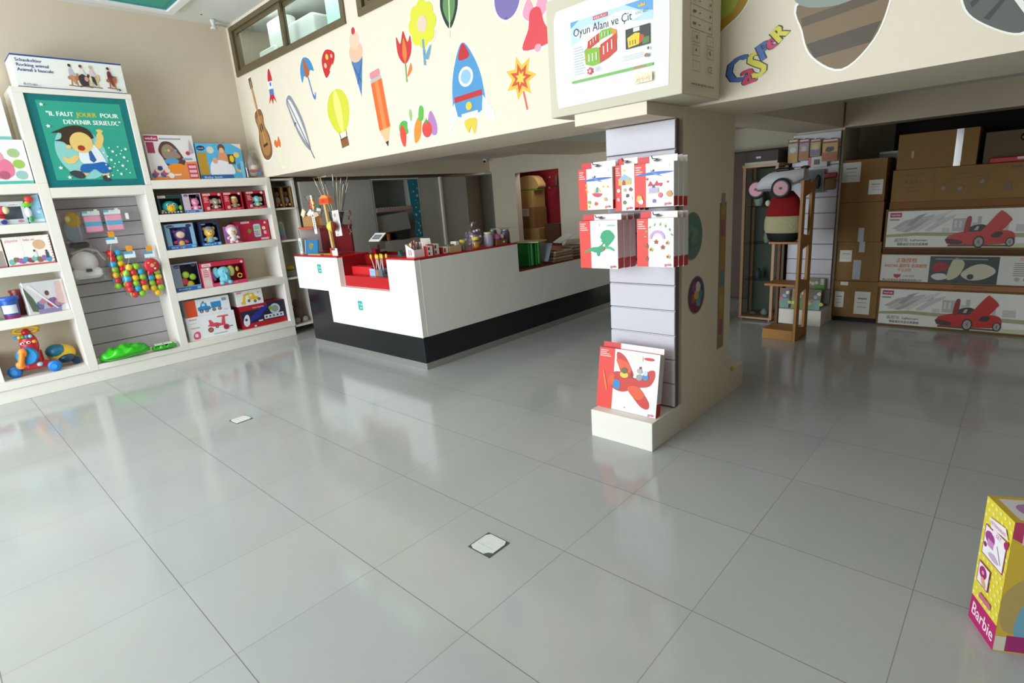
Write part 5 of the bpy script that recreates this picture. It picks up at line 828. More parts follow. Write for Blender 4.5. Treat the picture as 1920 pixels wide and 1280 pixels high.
def art3(m, w, h):
    plane_art(m, w, h, .76, .1); Rr = C_('#c42a3a')
    for a in (.42, .58): m.art([(a * w - .018, .48 * h), (a * w + .018, .48 * h), (a * w, .6 * h)], Rr)
    m.rect(.38 * w, .33 * h, .63 * w, .44 * h, C_('#b9a8d0')); m.art([(.46 * w, .44 * h), (.54 * w, .44 * h), (.5 * w, .52 * h)], C_('#4a3f8a')); m.rect(.34 * w, .31 * h, .68 * w, .33 * h, C_('#b9c46a'))
    for a, b, r in ((.34, .64, .03), (.68, .5, .045), (.86, .55, .025)): m.art(sp([(a * w, (b - r) * h), (a * w - r * w, (b + .3 * r) * h), (a * w - r * .5 * w, (b + r) * h), (a * w, (b + .5 * r) * h), (a * w + r * .5 * w, (b + r) * h), (a * w + r * w, (b + .3 * r) * h)]), Rr)
    blob(m, .14 * w, .2 * h, .09 * h, '#f0b45a', 3); blob(m, .18 * w, .12 * h, .06 * h, '#f4e9e2', 5); blob(m, .68 * w, .26 * h, .06 * h, '#d8607a', 8); blob(m, .9 * w, .28 * h, .08 * h, '#c9904a', 9); blob(m, .52 * w, .13 * h, .05 * h, '#7a5ab0', 1)
def art4(m, w, h):
    G_ = C_('#1f9a6a'); m.art(sp([(.30 * w, .36 * h), (.10 * w, .33 * h), (.32 * w, .44 * h), (.5 * w, .46 * h), (.62 * w, .55 * h), (.56 * w, .66 * h), (.64 * w, .78 * h), (.8 * w, .80 * h), (.93 * w, .68 * h), (.86 * w, .56 * h), (.74 * w, .46 * h), (.62 * w, .36 * h), (.45 * w, .33 * h)]), G_)
    for a, b in ((.58, .74), (.54, .66), (.56, .58)): m.art([(a * w, b * h), ((a + .12) * w, (b + .03) * h), ((a + .1) * w, (b - .05) * h)], G_)
    m.art(sp([(.46 * w, .36 * h), (.47 * w, .27 * h), (.53 * w, .27 * h), (.54 * w, .36 * h)]), G_); m.art(sp([(.7 * w, .46 * h), (.82 * w, .46 * h), (.92 * w, .4 * h), (.9 * w, .37 * h), (.8 * w, .41 * h), (.7 * w, .42 * h)]), C_('#3fae86')); m.art(E(.66 * w, .49 * h, .03 * w), C_('#e8e6b0')); m.art(E(.64 * w, .41 * h, .035 * w), C_('#a85a4a')); m.rect(.74 * w, .88 * h, .93 * w, .91 * h, C_('#8fbfb4')); m.rect(.4 * w, .88 * h, .55 * w, .95 * h, C_('#f2ead2'))
def art5(m, w, h):
    for i in range(8): a = R(178 - i * 24); m.art(E((.6 + .36 * math.cos(a)) * w, (.62 + .26 * math.sin(a)) * h, .04 * w, .02 * w, 20 * i), C_('#6fae3c'))
    m.art([((.57 + .21 * math.cos(R(a))) * w, (.58 + .18 * math.sin(R(a))) * h) for a in range(0, 181, 12)] + [((.57 + .15 * math.cos(R(a))) * w, (.58 + .12 * math.sin(R(a))) * h) for a in range(180, -1, -12)], C_('#c89ad0'))
    for i, (a, b) in enumerate(((.54, .52), (.84, .5), (.72, .41), (.4, .36), (.28, .43), (.86, .22), (.28, .17))): m.art(star(a * w, b * h, .07 * w, .6), C_('#c9c46a' if i % 2 else '#a8603a')); m.art(E(a * w, b * h, .028 * w), C_('#a02f24'))
goki('craft_box', 'upper left', 'red and white craft box, upper left on the pillar, showing a ship', .545, .785, 1.44, 1.672, 2.33, art1, .045, rz=-2)
goki('craft_box', 'upper middle', 'narrow red and white craft box, upper middle on the pillar, showing a house', .79, .915, 1.425, 1.675, 2.345, art2, .045, frac=.34)
goki('craft_box', 'upper right', 'red and white craft box, upper right on the pillar, showing a castle and hearts', .925, 1.158, 1.44, 1.668, 2.33, art3, .045, frac=.30)
goki('craft_box', 'lower left', 'red and white craft box, lower left on the pillar, showing a green dragon', .54, .808, 1.092, 1.375, 2.33, art4, .06, frac=.30)
goki('craft_box', 'lower right', 'red and white craft box, lower right on the pillar, showing a rainbow', .935, 1.158, 1.112, 1.378, 2.33, art5, .05, frac=.32)
def planebox(m, w, h):
    Rr, Od = C_('#c62a1e'), C_('#e0501e')
    m.art(sp([(.30 * w, .93 * h), (.34 * w, .74 * h), (.45 * w, .56 * h), (.60 * w, .60 * h), (.56 * w, .72 * h), (.46 * w, .88 * h), (.36 * w, .95 * h)]), Rr); m.art(sp([(.31 * w, .84 * h), (.34 * w, .74 * h), (.42 * w, .64 * h), (.56 * w, .66 * h), (.5 * w, .80 * h)]), Od)
    m.art(sp([(.20 * w, .46 * h), (.25 * w, .60 * h), (.38 * w, .64 * h), (.6 * w, .58 * h), (.78 * w, .60 * h), (.84 * w, .72 * h), (.93 * w, .74 * h), (.94 * w, .62 * h), (.86 * w, .48 * h), (.66 * w, .42 * h), (.45 * w, .32 * h), (.27 * w, .35 * h)]), Rr)
    m.art(sp([(.5 * w, .42 * h), (.62 * w, .26 * h), (.76 * w, .13 * h), (.87 * w, .12 * h), (.88 * w, .22 * h), (.78 * w, .36 * h), (.66 * w, .47 * h)]), Rr); m.art(sp([(.52 * w, .40 * h), (.60 * w, .28 * h), (.72 * w, .24 * h), (.80 * w, .34 * h), (.66 * w, .45 * h)]), Od)
    m.art(sp([(.22 * w, .46 * h), (.28 * w, .50 * h), (.38 * w, .48 * h), (.38 * w, .36 * h), (.30 * w, .36 * h)]), C_('#2a7fc0')); m.art(sp([(.18 * w, .44 * h), (.23 * w, .58 * h), (.29 * w, .56 * h), (.26 * w, .40 * h)]), Od); m.art(sp([(.09 * w, .60 * h), (.12 * w, .44 * h), (.16 * w, .30 * h), (.175 * w, .32 * h), (.14 * w, .48 * h), (.10 * w, .62 * h)]), C_('#e87a3a'))
    m.art(E(.45 * w, .60 * h, .07 * w, .05 * h), C_('#d8c83a')); m.art(E(.45 * w, .67 * h, .055 * w, .05 * h), C_('#6a5430')); m.art([(.52 * w, .56 * h), (.6 * w, .57 * h), (.56 * w, .68 * h), (.55 * w, .6 * h)], C_('#8a3a34')); m.art(E(.70 * w, .60 * h, .05 * w, .05 * h), C_('#9a9aa0')); m.art(E(.70 * w, .70 * h, .045 * w, .04 * h), C_('#a9a9ae')); m.art(E(.71 * w, .755 * h, .02 * w), C_('#a02a3a')); m.art(E(.80 * w, .62 * h, .05 * w, .05 * h), C_('#3a86c4')); m.art(E(.8 * w, .68 * h, .035 * w), C_('#b9cfe0'))
    m.art(E(.84 * w, .91 * h, .08 * w, .025 * h), C_('#c8322c')); m.rect(.62 * w, .86 * h, .74 * w, .94 * h, C_('#f0e4cc')); m.art(E(.49 * w, .07 * h, .012 * w), C_('#a9a9a9'))
goki('craft_box', '', 'large red and white box with a red aeroplane on the pillar block', .602, 1.03, .185, .575, 2.352, planebox, .055, hang=False, tilt=10, n=1, rz=0, group=None, frac=.27)
# round and long stickers on the pillar's side
def side_sticker(name, label, y, z, fn):
    m = MB().frame((0, 0, 0), (0, 1, 0), (0, 0, 1), (1, 0, 0)); fn(m); tag(m.build(name, loc=(1.0525, y, z)), label, 'sticker')
def s_a(m): m.art(E(0, 0, .145, .145, 0, 36), C_('#8d8a72')); m.art(E(0, 0, .135, .135, 0, 36), C_('#5f8378')); [blob(m, .09 * math.cos(i * 2.4) * (.3 + .1 * i / 2), .09 * math.sin(i * 2.4) * (.3 + .1 * i / 2), .025, ('#6f9486', '#53776e', '#7a8f74')[i % 3], i) for i in range(10)]
def s_b(m): m.art(E(0, 0, .123, .123, 0, 36), C_('#9a937e')); m.art(E(0, 0, .115, .115, 0, 36), C_('#5b3e66')); m.art([(.115 * math.cos(R(a)), .115 * math.sin(R(a))) for a in range(200, 341, 10)], C_('#7a2448')); [blob(m, a, b, .035, c, i) for i, (a, b, c) in enumerate(((0, .03, '#c98a3a'), (-.04, -.02, '#a85a3a'), (.05, 0, '#4f8aa0'), (-.03, .06, '#8a4a78'), (.03, -.05, '#5aa0a8'), (0, 0, '#d8a86a'), (.02, .05, '#dcd0c0')))]
def s_c(m): m.rect(-.055, -.5, .055, .5, C_('#8f8358')); m.rect(-.035, -.42, .035, .47, C_('#b08a3a')); [m.rect(-.03, -.40 + i * .17, .03, -.29 + i * .17, C_(('#a8506a', '#b89a3a', '#4f8a92', '#b08a3a', '#a8506a')[i])) for i in range(5)]; m.art(E(0, .46, .045, .04), C_('#b09a50')); m.rect(-.03, .50, .03, .56, C_('#a59c90'))
side_sticker('round_sticker', 'large round grey green sticker on the side of the pillar', 2.785, 1.235, s_a)
side_sticker('round_sticker', 'smaller round colourful sticker on the side of the pillar', 2.85, .86, s_b)
side_sticker('height_chart', 'long ochre height chart with coloured squares on the side of the pillar', 3.245, .91, s_c)

# ================================================================== DIE-CUT WALL STICKERS ON THE UPPER WALL
BRD = M('#f8f5ec', .5)
def wall_sticker(label, cx, cz, parts, rot=0, sx=1, sz=1, name='wall_sticker', border=1.07):
    """parts = list of (outline, colour); the first outlines get a pale die-cut rim"""
    cx = 2.554 + (cx - 2.554) * 1.006
    m = MB().frame((0, 0, 0), (1, 0, 0), (0, 0, 1), (0, -1, 0)); c_, s_ = math.cos(R(rot)), math.sin(R(rot))
    def T(p): return [(x * sx * c_ - y * sz * s_, x * sx * s_ + y * sz * c_) for x, y in p]
    for p, c, *rim in parts:
        if rim and rim[0]:
            ax = sum(x for x, _ in p) / len(p); ay = sum(y for _, y in p) / len(p); L_ = max(.01, max(math.hypot(x - ax, y - ay) for x, y in p)); k = 1 + .014 / L_ / max(sx, .2)
            m.art(T([(ax + (x - ax) * k, ay + (y - ay) * k) for x, y in p]), BRD)
    for p, c, *rim in parts: m.art(T(p), C_(c, .5))
    tag(m.build(name, loc=(cx, YB - .0008, cz)), label, 'wall sticker')
U = [(.0, .5)]
def oval(a, b, c, d=None, r=0): return E(a, b, c, d, r)
# plain motifs, about the size and colours of what is stuck there
def flame(k=1): return sp([(-.07 * k, 0), (-.09 * k, .12 * k), (0, .3 * k), (.09 * k, .12 * k), (.07 * k, 0)])
wall_sticker('tall brown and tan sticker at the left end of the white upper wall', -4.29, 2.66, [(sp([(-.17, -.42), (-.20, -.24), (-.12, -.10), (-.15, .02), (-.09, .10), (.09, .10), (.15, .02), (.12, -.10), (.20, -.24), (.17, -.42), (0, -.48)]), '#8a5a34', 1), (RC(-.03, .1, .03, .4), '#a8703c', 1), (sp([(-.13, -.38), (-.15, -.24), (-.09, -.10), (-.1, .02), (.1, .02), (.09, -.10), (.15, -.24), (.13, -.38), (0, -.43)]), '#b07c48'), (oval(0, -.10, .055), '#4a2f1c'), (RC(-.05, .36, .05, .48), '#7a4e2c', 1), (RC(-.008, -.3, .008, .44), '#e0b577'), (RC(-.08, -.32, .08, -.29), '#4a2f1c')], rot=9, sx=.75, sz=.98)
wall_sticker('small red, white and blue sticker near the left end of the upper wall', -3.87, 2.94, [(sp([(-.05, .05), (-.04, .14), (0, .19), (.04, .14), (.05, .05)]), '#c8243a', 1), (RC(-.05, -.08, .05, .06), '#e9ebf2', 1), (RC(-.055, -.08, .055, -.02), '#5a78b8'), (oval(0, .03, .022), '#4a6cb0'), ([(-.05, -.08), (-.10, -.17), (-.03, -.12), (0, -.18), (.03, -.12), (.10, -.17), (.05, -.08)], '#c8243a', 1)], rot=-4, sx=.95)
wall_sticker('tiny orange and cream sticker low on the wall right of the brown one', -3.93, 2.23, [(sp([(-.05, .08), (-.09, .13), (-.05, .17), (.0, .14), (.05, .19), (.08, .12), (.05, .06)]), '#e0703c', 1), (sp([(-.03, .07), (-.04, -.06), (-.02, -.14), (.03, -.14), (.05, -.05), (.04, .07)]), '#e6e2c0', 1)], rot=5)
wall_sticker('blue sticker with an orange patch, second from the left in the upper row', -3.03, 2.87, [(sp([(-.14, .02), (-.11, .13), (0, .19), (.11, .13), (.14, .02), (.07, .05), (0, .02), (-.07, .05)]), '#3f8ac0', 1), (sp([(-.045, .04), (-.03, .13), (0, .18), (.03, .13), (.045, .04), (0, .02)]), '#b85a30'), (RC(-.009, -.16, .009, .03), '#4a76b4', 1), (sp([(-.009, -.16), (.02, -.2), (.06, -.16), (.05, -.14), (.03, -.17), (.009, -.14)]), '#4a76b4', 1)], rot=14, sz=1.12)
wall_sticker('small red spotted sticker in the upper row', -2.60, 2.91, [(sp([(-.13, .02), (-.06, .12), (.06, .12), (.14, .02), (.1, -.03), (-.1, -.03)]), '#c42a26', 1), (RC(-.035, -.13, .04, -.02), '#eadfc8', 1), (oval(-.05, .05, .022), '#e6b8a0'), (oval(.03, .07, .024), '#e9c25a'), (oval(.09, .02, .016), '#e6b8a0')], rot=38, sz=1.15)
wall_sticker('tall pink and blue sticker right of the red spotted one', -2.13, 2.84, [([(-.10, .06), (.10, .06), (.0, -.29)], '#4f78b0', 1), (oval(0, .09, .115, .085), '#e8b79c', 1), (oval(0, .19, .085, .075), '#edc4ac', 1), (oval(0, .265, .03), '#c8303a', 1), ([(-.09, .02), (.04, -.16), (.03, -.18), (-.085, .0)], '#3a5f94'), ([(.09, .02), (-.04, -.16), (-.03, -.18), (.085, .0)], '#3a5f94')])
wall_sticker('slim grey and white slanting sticker in the lower row', -3.36, 2.46, [(sp([(-.20, .30), (-.10, .34), (.0, .22), (.09, .04), (.13, -.14), (.14, -.28), (.04, -.22), (-.05, -.10), (-.13, .06), (-.18, .2)]), '#908d92', 1), (sp([(-.17, .28), (-.10, .28), (.0, .12), (.08, -.08), (.11, -.22), (.02, -.12), (-.08, .04)]), '#e4e1de'), ([(-.18, .31), (.17, -.37), (.19, -.37), (-.165, .315)], '#6a686e', 1), (sp([(-.06, .04), (-.12, .02), (-.1, .06)]), '#6a686e')], rot=4)
wall_sticker('large yellow sticker with a brown square base in the lower row', -2.55, 2.42, [(sp([(-.08, -.12), (-.18, .0), (-.2, .13), (-.12, .24), (0, .27), (.12, .24), (.2, .13), (.18, .0), (.08, -.12)]), '#d2cf3c', 1), (sp([(-.02, -.12), (-.06, .05), (-.05, .2), (0, .265), (.05, .2), (.06, .05), (.02, -.12)]), '#e3e07a'), ([(-.07, -.12), (-.06, -.12), (-.05, -.2), (-.06, -.2)], '#6e4522'), ([(.07, -.12), (.06, -.12), (.05, -.2), (.06, -.2)], '#6e4522'), (RC(-.07, -.27, .07, -.18), '#8a5a2e', 1), (RC(-.07, -.20, .07, -.185), '#6e4522')], rot=7)
wall_sticker('tall orange and tan sticker in the middle of the lower row', -1.85, 2.40, [(RC(-.07, -.17, .07, .24), '#e0662c', 1), (RC(-.022, -.17, .024, .24), '#ee8548'), ([(-.07, -.17), (.07, -.17), (.0, -.33)], '#e8b98a', 1), ([(-.022, -.28), (.022, -.28), (0, -.33)], '#2a2326'), (RC(-.07, .24, .07, .27), '#b9b4ae', 1), (RC(-.065, .27, .065, .33, .02), '#d98a92', 1)], rot=6, sx=1.25)
wall_sticker('fruit and vegetable sticker with tomato, carrot and aubergine near the bottom edge', -1.36, 2.18, [(oval(-.19, .02, .075, .06), '#4fae4a', 1), (sp([(-.26, -.02), (-.22, .05), (-.17, -.02), (-.20, -.13), (-.24, -.11)]), '#dd4636', 1), (oval(-.08, .02, .06, .075), '#ece8e2', 1), (oval(-.08, .11, .02, .05), '#9ab87a', 1), (sp([(-.06, -.12), (-.05, .0), (.02, .08), (.06, .05), (0.02, -.08)]), '#e88a30', 1), (sp([(.02, .06), (.05, .16), (.10, .14), (.08, .05)]), '#5cb046', 1), (sp([(.16, .08), (.2, .1), (.25, .0), (.24, -.08), (.18, -.08), (.14, .0)]), '#b07ab4', 1), (oval(.12, -.03, .065), '#dc3f36', 1), (star(.12, .03, .03), '#4f9a3a')])
wall_sticker('red and orange pointed sticker below the yellow one', -1.43, 2.75, [(sp([(-.09, .02), (-.10, .16), (-.05, .10), (0, .19), (.05, .10), (.10, .16), (.09, .02), (0, -.06)]), '#c62f34', 1), (sp([(-.03, .02), (0, .14), (.03, .02), (0, -.04)]), '#df7a30'), (RC(-.009, -.2, .009, -.04), '#7a9a4a', 1), (sp([(.009, -.16), (.07, -.06), (.08, -.12)]), '#df7a30', 1)], rot=-3)
wall_sticker('yellow flower-like sticker with a pale blue stem near the top edge', -1.17, 2.87, [(oval(.11 * math.cos(R(a)), .06 + .11 * math.sin(R(a)), .065, .065), '#d8d43c', 1) for a in range(0, 360, 45)] + [(oval(0, .06, .06), '#e6c3b4'), (RC(-.012, -.24, .012, -.05), '#6a9ab4', 1), (sp([(.01, -.18), (.09, -.10), (.05, -.2)]), '#6a9ab4', 1)], rot=-3)
wall_sticker('black and green sticker cut by the top of the photo', -.84, 2.96, [(sp([(0, -.14), (-.10, .0), (-.08, .14), (0, .22), (.09, .12), (.09, -.02)]), '#22262a', 1), (sp([(0, -.10), (-.07, .0), (-.05, .11), (0, .17), (.06, .10), (.06, -.02)]), '#5f8a52'), (RC(-.006, -.2, .006, .14), '#cfe0b4')], rot=-6)
wall_sticker('largest blue and white sticker with a red centre, beside the white carton', -.72, 2.36, [(sp([(-.13, -.16), (-.15, .02), (-.10, .2), (0, .34), (.10, .2), (.15, .02), (.13, -.16)]), '#4a90c4', 1), (sp([(-.055, .24), (0, .335), (.055, .24), (0, .22)]), '#b9262e'), (oval(0, .10, .07), '#ecebea'), (oval(0, .10, .05), '#8fb9d8'), (RC(-.135, -.06, .135, -.02), '#b9262e'), ([(-.14, -.06), (-.23, -.2), (-.22, -.27), (-.12, -.16)], '#ecebea', 1), ([(.14, -.06), (.23, -.2), (.22, -.27), (.12, -.16)], '#ecebea', 1), (RC(-.08, -.21, .08, -.155), '#ecebea', 1), (sp([(-.06, -.21), (-.03, -.30), (0, -.26), (.03, -.32), (.06, -.21)]), '#d8c23a', 1), (oval(0, -.11, .03), '#d8c23a')], rot=2, sx=1.15)
wall_sticker('violet rounded sticker at the top of the photo left of the white carton', -.26, 2.83, [(oval(0, .04, .12, .13), '#7a6ba8', 1), ([(-.02, -.09), (.02, -.09), (0, -.07)], '#5f5290', 1), (oval(-.04, .09, .025, .035, 30), '#a79bcc')], rot=-8)
wall_sticker('red and pink sticker partly hidden by the white carton', -.01, 2.62, [(sp([(-.05, .06), (-.11, .12), (-.05, .2), (0, .13), (.06, .2), (.11, .12), (.05, .06)]), '#e79ab4', 1), (sp([(-.04, .12), (-.07, .02), (-.13, -.10), (.13, -.10), (.07, .02), (.04, .12)]), '#d8434c', 1), (oval(0, -.115, .03, .025), '#e2a0b0', 1)], rot=2)
wall_sticker('yellow, orange and red sticker left of the white carton', -.17, 2.32, [(star(0, .03, .15, .55, 7), '#e3b93e', 1), (star(0, .03, .10, .5, 7), '#cc4a34'), (star(0, .03, .05, .5, 7), '#e6c944'), (RC(-.008, -.19, .008, -.06), '#d9603a', 1)], rot=12)
# right of the pillar
def letters():
    m = MB().frame((0, 0, 0), (1, 0, 0), (0, 0, 1), (0, -1, 0))
    for ch, x, z, h, r_, c in (('C', -.125, -.085, .13, 12, '#3f62a8'), ('a', -.045, -.095, .115, 10, '#c42a5a'), ('S', .005, -.075, .13, 20, '#d8cc3a'), ('P', .045, .005, .085, 25, '#3f62a8'), ('e', .085, .045, .08, 30, '#c42a5a'), ('R', .125, .07, .075, 40, '#d8cc3a')):
        m.text(ch, x, z, h, C_('#1f2430'), rot=r_, bold=.012); m.text(ch, x, z, h, C_(c), rot=r_, bold=.006)
    tag(m.build('wall_sticker', loc=(1.40, YB - .0008, 2.12)), 'slanting line of fat coloured letters on the wall right of the pillar', 'wall sticker')
letters()
wall_sticker('large grey and brown striped sticker on the wall right of the pillar', 1.80, 2.22, [(sp([(-.17, .14), (-.16, .0), (-.11, -.12), (.02, -.20), (.14, -.10), (.19, .05), (.20, .2)]), '#7b6446', 1), (sp([(-.22, .34), (-.20, .14), (-.04, .08), (.12, .1), (.23, .2), (.23, .34)]), '#8c918c'), ([(-.14, -.06), (.165, -.03), (.13, -.11), (-.10, -.13)], '#4e4032'), ([(-.17, .06), (.19, .10), (.185, .06), (-.165, .02)], '#594a38'), (sp([(-.23, .38), (-.2, .23), (-.1, .2), (-.02, .26), (.0, .38)]), '#26292b')], border=1)
wall_sticker('dark grey ribbed sticker at the top right corner of the photo', 2.37, 2.16, [(sp([(-.13, .12), (-.11, .0), (-.03, -.08), (.07, -.13), (.12, -.08), (.05, .02), (-.04, .12)]), '#5b5d58', 1), ([(-.04, .12), (-.02, .12), (.09, -.05), (.08, -.07)], '#efece8'), (sp([(-.01, .12), (.08, -.02), (.12, -.02), (.1, .06), (.06, .12)]), '#9a4a34', 1), ([(-.10, .02), (-.05, .06), (-.04, .05), (-.09, .0)], '#3c3e3b'), ([(-.05, -.05), (.0, .01), (.01, .0), (-.03, -.06)], '#3c3e3b')])
wall_sticker('olive and yellow sticker partly behind the carton right of the pillar', 1.24, 2.40, [(sp([(-.04, -.1), (.02, -.07), (.1, -.02), (.15, .06), (.14, .14), (-.04, .16)]), '#b08a24', 1), (sp([(-.02, -.02), (.06, .0), (.09, .08), (0, .13)]), '#a8b04a')])

# ================================================================== REAR RIGHT: CARTONS, RACK, GLASS CABINET
GB = 'brown cartons stacked beside the rear pillar'
def tape_strip(m, a, b, c, e): m.rect(a, b, c, e, C_('#b9bcc4', .3))
PAL = M('#241a14', .7)
tag(MB().box(1.11, 6.15, 0, 1.50, 6.55, .03, PAL).box(1.11, 6.15, .031, 1.50, 6.2, .05, PAL).build('pallet'), 'low dark pallet under the brown carton stack', 'pallet')
brown('carton', 'lowest brown carton of the rear stack, with three white labels', 1.105, 1.508, 6.12, .052, .436, .4, CARD, GB, labs=((.20, .04, .34, .28), (.015, .10, .10, .27), (.06, .34, .13, .375)))
brown('carton', 'second brown carton from the floor with a torn white label', 1.105, 1.50, 6.13, .437, .845, .4, CARD, GB, labs=((.03, .20, .14, .32),), fn=lambda m, w, h: (tape_strip(m, .16, .02, .23, .22), tape_strip(m, .20, .30, .25, h)))
brown('carton', 'third brown carton from the floor with a tape strip only', 1.09, 1.49, 6.11, .846, 1.24, .4, CARD, GB, fn=lambda m, w, h: tape_strip(m, .20, 0, .25, .14))
brown('carton', 'topmost brown carton of the rear stack with a large white label', 1.085, 1.485, 6.11, 1.241, 1.655, .4, CARD, GB, labs=((.02, .20, .18, .39), (.26, .07, .38, .21)))
GL = 'long toy car cartons on the right'
def racer(m, w, h):
    m.rect(.02, .02, w, h - .02, C_('#e9e7e2')); m.fu = m.fu * .88; w = w / .88
    for i, (x0, y0, x1, y1, t_) in enumerate(((.10, .46, .42, .86, .10), (.16, .44, .50, .80, .08), (.26, .46, .56, .93, .07), (.07, .52, .26, .78, .06), (.36, .46, .60, .84, .09), (.20, .60, .36, .90, .05))): m.art([(x0, y0 * h), (x0 + .05, (y0 - .02) * h), (x1, (y1 - t_) * h), (x1 + .03, y1 * h), (x0 + (x1 - x0) * .6, (y0 + (y1 - y0) * .75) * h)], C_(('#c3c2bf', '#adacaa', '#d2d1cd', '#b4b3b0', '#c9c8c5', '#a3a2a0')[i]))
    for x, y, a, b, c in ((.60, .44, .11, .30, '#b9b8b5'), (.615, .52, .02, .17, '#d9d8d4'), (.655, .52, .02, .17, '#d9d8d4'), (.76, .42, .07, .22, '#c6c5c2'), (.80, .64, .03, .14, '#b9b8b5'), (.90, .42, .10, .12, '#c9c8c4'), (1.02, .42, .025, .34, '#bdbcb9'), (1.10, .42, .1, .16, '#c9c8c4'), (.52, .40, .06, .12, '#d0cfcb')): m.rect(x, y * h, x + a, (y + b) * h, C_(c))
    m.art([(.02, .36 * h), (.3, .42 * h), (w, .36 * h), (w, .26 * h), (.3, .34 * h), (.02, .3 * h)], C_('#a7a97a')); m.art([(.5, .02), (.62, .09 * h), (w, .2 * h), (w, .02)], C_('#c9cfa9'))
    m.rect(.045, .80 * h, .15, .91 * h, C_('#b51a44')); m.text('RASTAR', .055, .832 * h, .016, W_, wid=.085, bold=.0005); m.rect(.045, .72 * h, .13, .755 * h, C_('#8a8a8c'))
    m.text('遥控车', .10, .19 * h, .03, C_('#8e8e8c'), wid=.13); m.text('LaFerrari', .25, .20 * h, .022, C_('#2c2c30'), wid=.15); m.text('電動遙控合金仿真車模', .13, .10 * h, .02, C_('#3a3a3e'), wid=.28)
    R1, R2 = C_('#c4281e', .4), C_('#9a1a16', .4); ox = .56; k = h / .38
    P = lambda pts: [(ox + a, b * k) for a, b in pts]
    m.art(P(sp([(.0, .085), (.02, .05), (.12, .04), (.3, .045), (.48, .055), (.535, .07), (.54, .13), (.5, .165), (.40, .175), (.3, .19), (.2, .175), (.1, .155), (.02, .125)])), R1)
    m.art(P(sp([(.16, .165), (.2, .21), (.28, .225), (.35, .19), (.3, .165)])), C_('#3a2a2c')); m.art(P([(.22, .175), (.24, .21), (.26, .21), (.25, .175)]), C_('#b9b9bc'))
    m.art(P(sp([(.28, .15), (.33, .235), (.40, .33), (.43, .335), (.50, .27), (.49, .24), (.42, .16)])), R1); m.art(P(sp([(.14, .16), (.15, .27), (.17, .30), (.19, .28), (.18, .17)])), R2); m.art(P(sp([(.0, .1), (.02, .06), (.12, .05), (.13, .08)])), C_('#4a1a1a')); m.rect(ox + .02, .03 * k, ox + .52, .045 * k, C_('#5a4a48'))
    m.art(P(sp([(.36, .12), (.4, .16), (.45, .15), (.42, .11)])), C_('#3a1a1a'))
    for x, r in ((.27, .055), (.51, .042)):
        m.art(E(ox + x, .07 * k, r * .82, r * k), C_('#2a2426')); m.art(E(ox + x, .07 * k, r * .6, r * .75 * k), C_('#a9a4a2')); [m.art([(ox + x - .004, .07 * k), (ox + x + .004, .07 * k), (ox + x + r * .55 * math.cos(a * 1.257), .07 * k + r * .7 * math.sin(a * 1.257))], C_('#5a5658')) for a in range(5)]
def pbox(name, label, x0, x1, z0, z1, fn, mat=CARD2, y=6.1, grp=GL): return brown(name, label, x0, x1, y, z0, z1, .55, mat, grp, fn=fn, cat='carton')
pbox('car_carton', 'lowest long white carton picturing a red sports car with its doors raised', 1.513, 3.0, .0, .40, racer)
def silver(m, w, h):
    m.rect(.01, .015, w, h - .012, C_('#dbd8d2')); m.rect(.40, .0155, .90, h - .02, C_('#31383a')); m.art(sp([(.42, .14), (.46, .21), (.53, .20), (.54, .15), (.48, .12)]), C_('#a3222a')); m.art(sp([(.54, .05), (.56, .2), (.6, .25), (.66, .2), (.62, .08)]), C_('#c9c4a4'))
    m.art(sp([(.64, .10), (.7, .17), (.78, .2), (.86, .17), (.88, .12), (.8, .06), (.7, .05)]), C_('#cfc9b2')); m.art(E(.71, .08, .025), C_('#2a2c2e')); m.art(sp([(.42, .07), (.45, .10), (.52, .10), (.54, .06), (.47, .04)]), C_('#d5d3cc')); m.rect(.44, .235, .82, .245, C_('#8f969a'))
    O_ = C_('#d97a52'); m.text('正版授权', .13, .205, .035, O_, wid=.17, bold=.001); m.text('RASTAR 遥控车 仿真模型', .04, .155, .028, O_, wid=.34, bold=.001); m.text('专业品质', .15, .115, .025, O_, wid=.11); m.art([(.12, .085), (.18, .085), (.175, .06), (.15, .045), (.125, .06)], C_('#b8323a')); m.text('STAR 大优品', .20, .06, .02, C_('#9a9896'), wid=.09)
    m.text('佛山市南海区星輝車模有限公司', .03, .018, .018, C_('#4a4846'), wid=.32); m.text('功能特点', 1.03, .235, .025, O_, wid=.13)
    for i in range(7): m.rect(1.0, .10 + i * .018, 1.11 + .04 * (i % 3), .107 + i * .018, C_('#8f8c88'))
    m.art(E(1.03, .07, .018), C_('#b9a89c')); m.art(E(1.09, .07, .018), C_('#c97a6a'))
pbox('car_carton', 'long white carton with a dark car photo, second from the floor', 1.509, 2.98, .448, .735, silver, y=6.08)
MBt = tag(MB().box(1.509, 6.09, .4015, 2.98, 6.64, .4465, M('#a86f4a', .7)).frame((1.509, 6.0895, .401), (1, 0, 0), (0, 0, 1), (0, -1, 0)).text('RASTAR MODEL', .6, .018, .012, C_('#4a2f1c'), wid=.22).build('flat_carton'), 'flat orange brown carton between the two lower long car cartons', 'carton')
pbox('car_carton', 'upper long white carton picturing a red sports car', 1.513, 2.95, .775, 1.16, racer)
tag(MB().box(1.513, 6.11, .736, 2.95, 6.64, .7745, M('#5f3c22', .7)).build('flat_carton'), 'flat dark brown carton under the upper red sports car carton', 'carton')
tag(MB().box(1.535, 6.11, 1.1605, 2.95, 6.64, 1.225, M('#8a5a2a', .7)).build('flat_carton'), 'flat brown carton lying on the upper red sports car carton', 'carton')
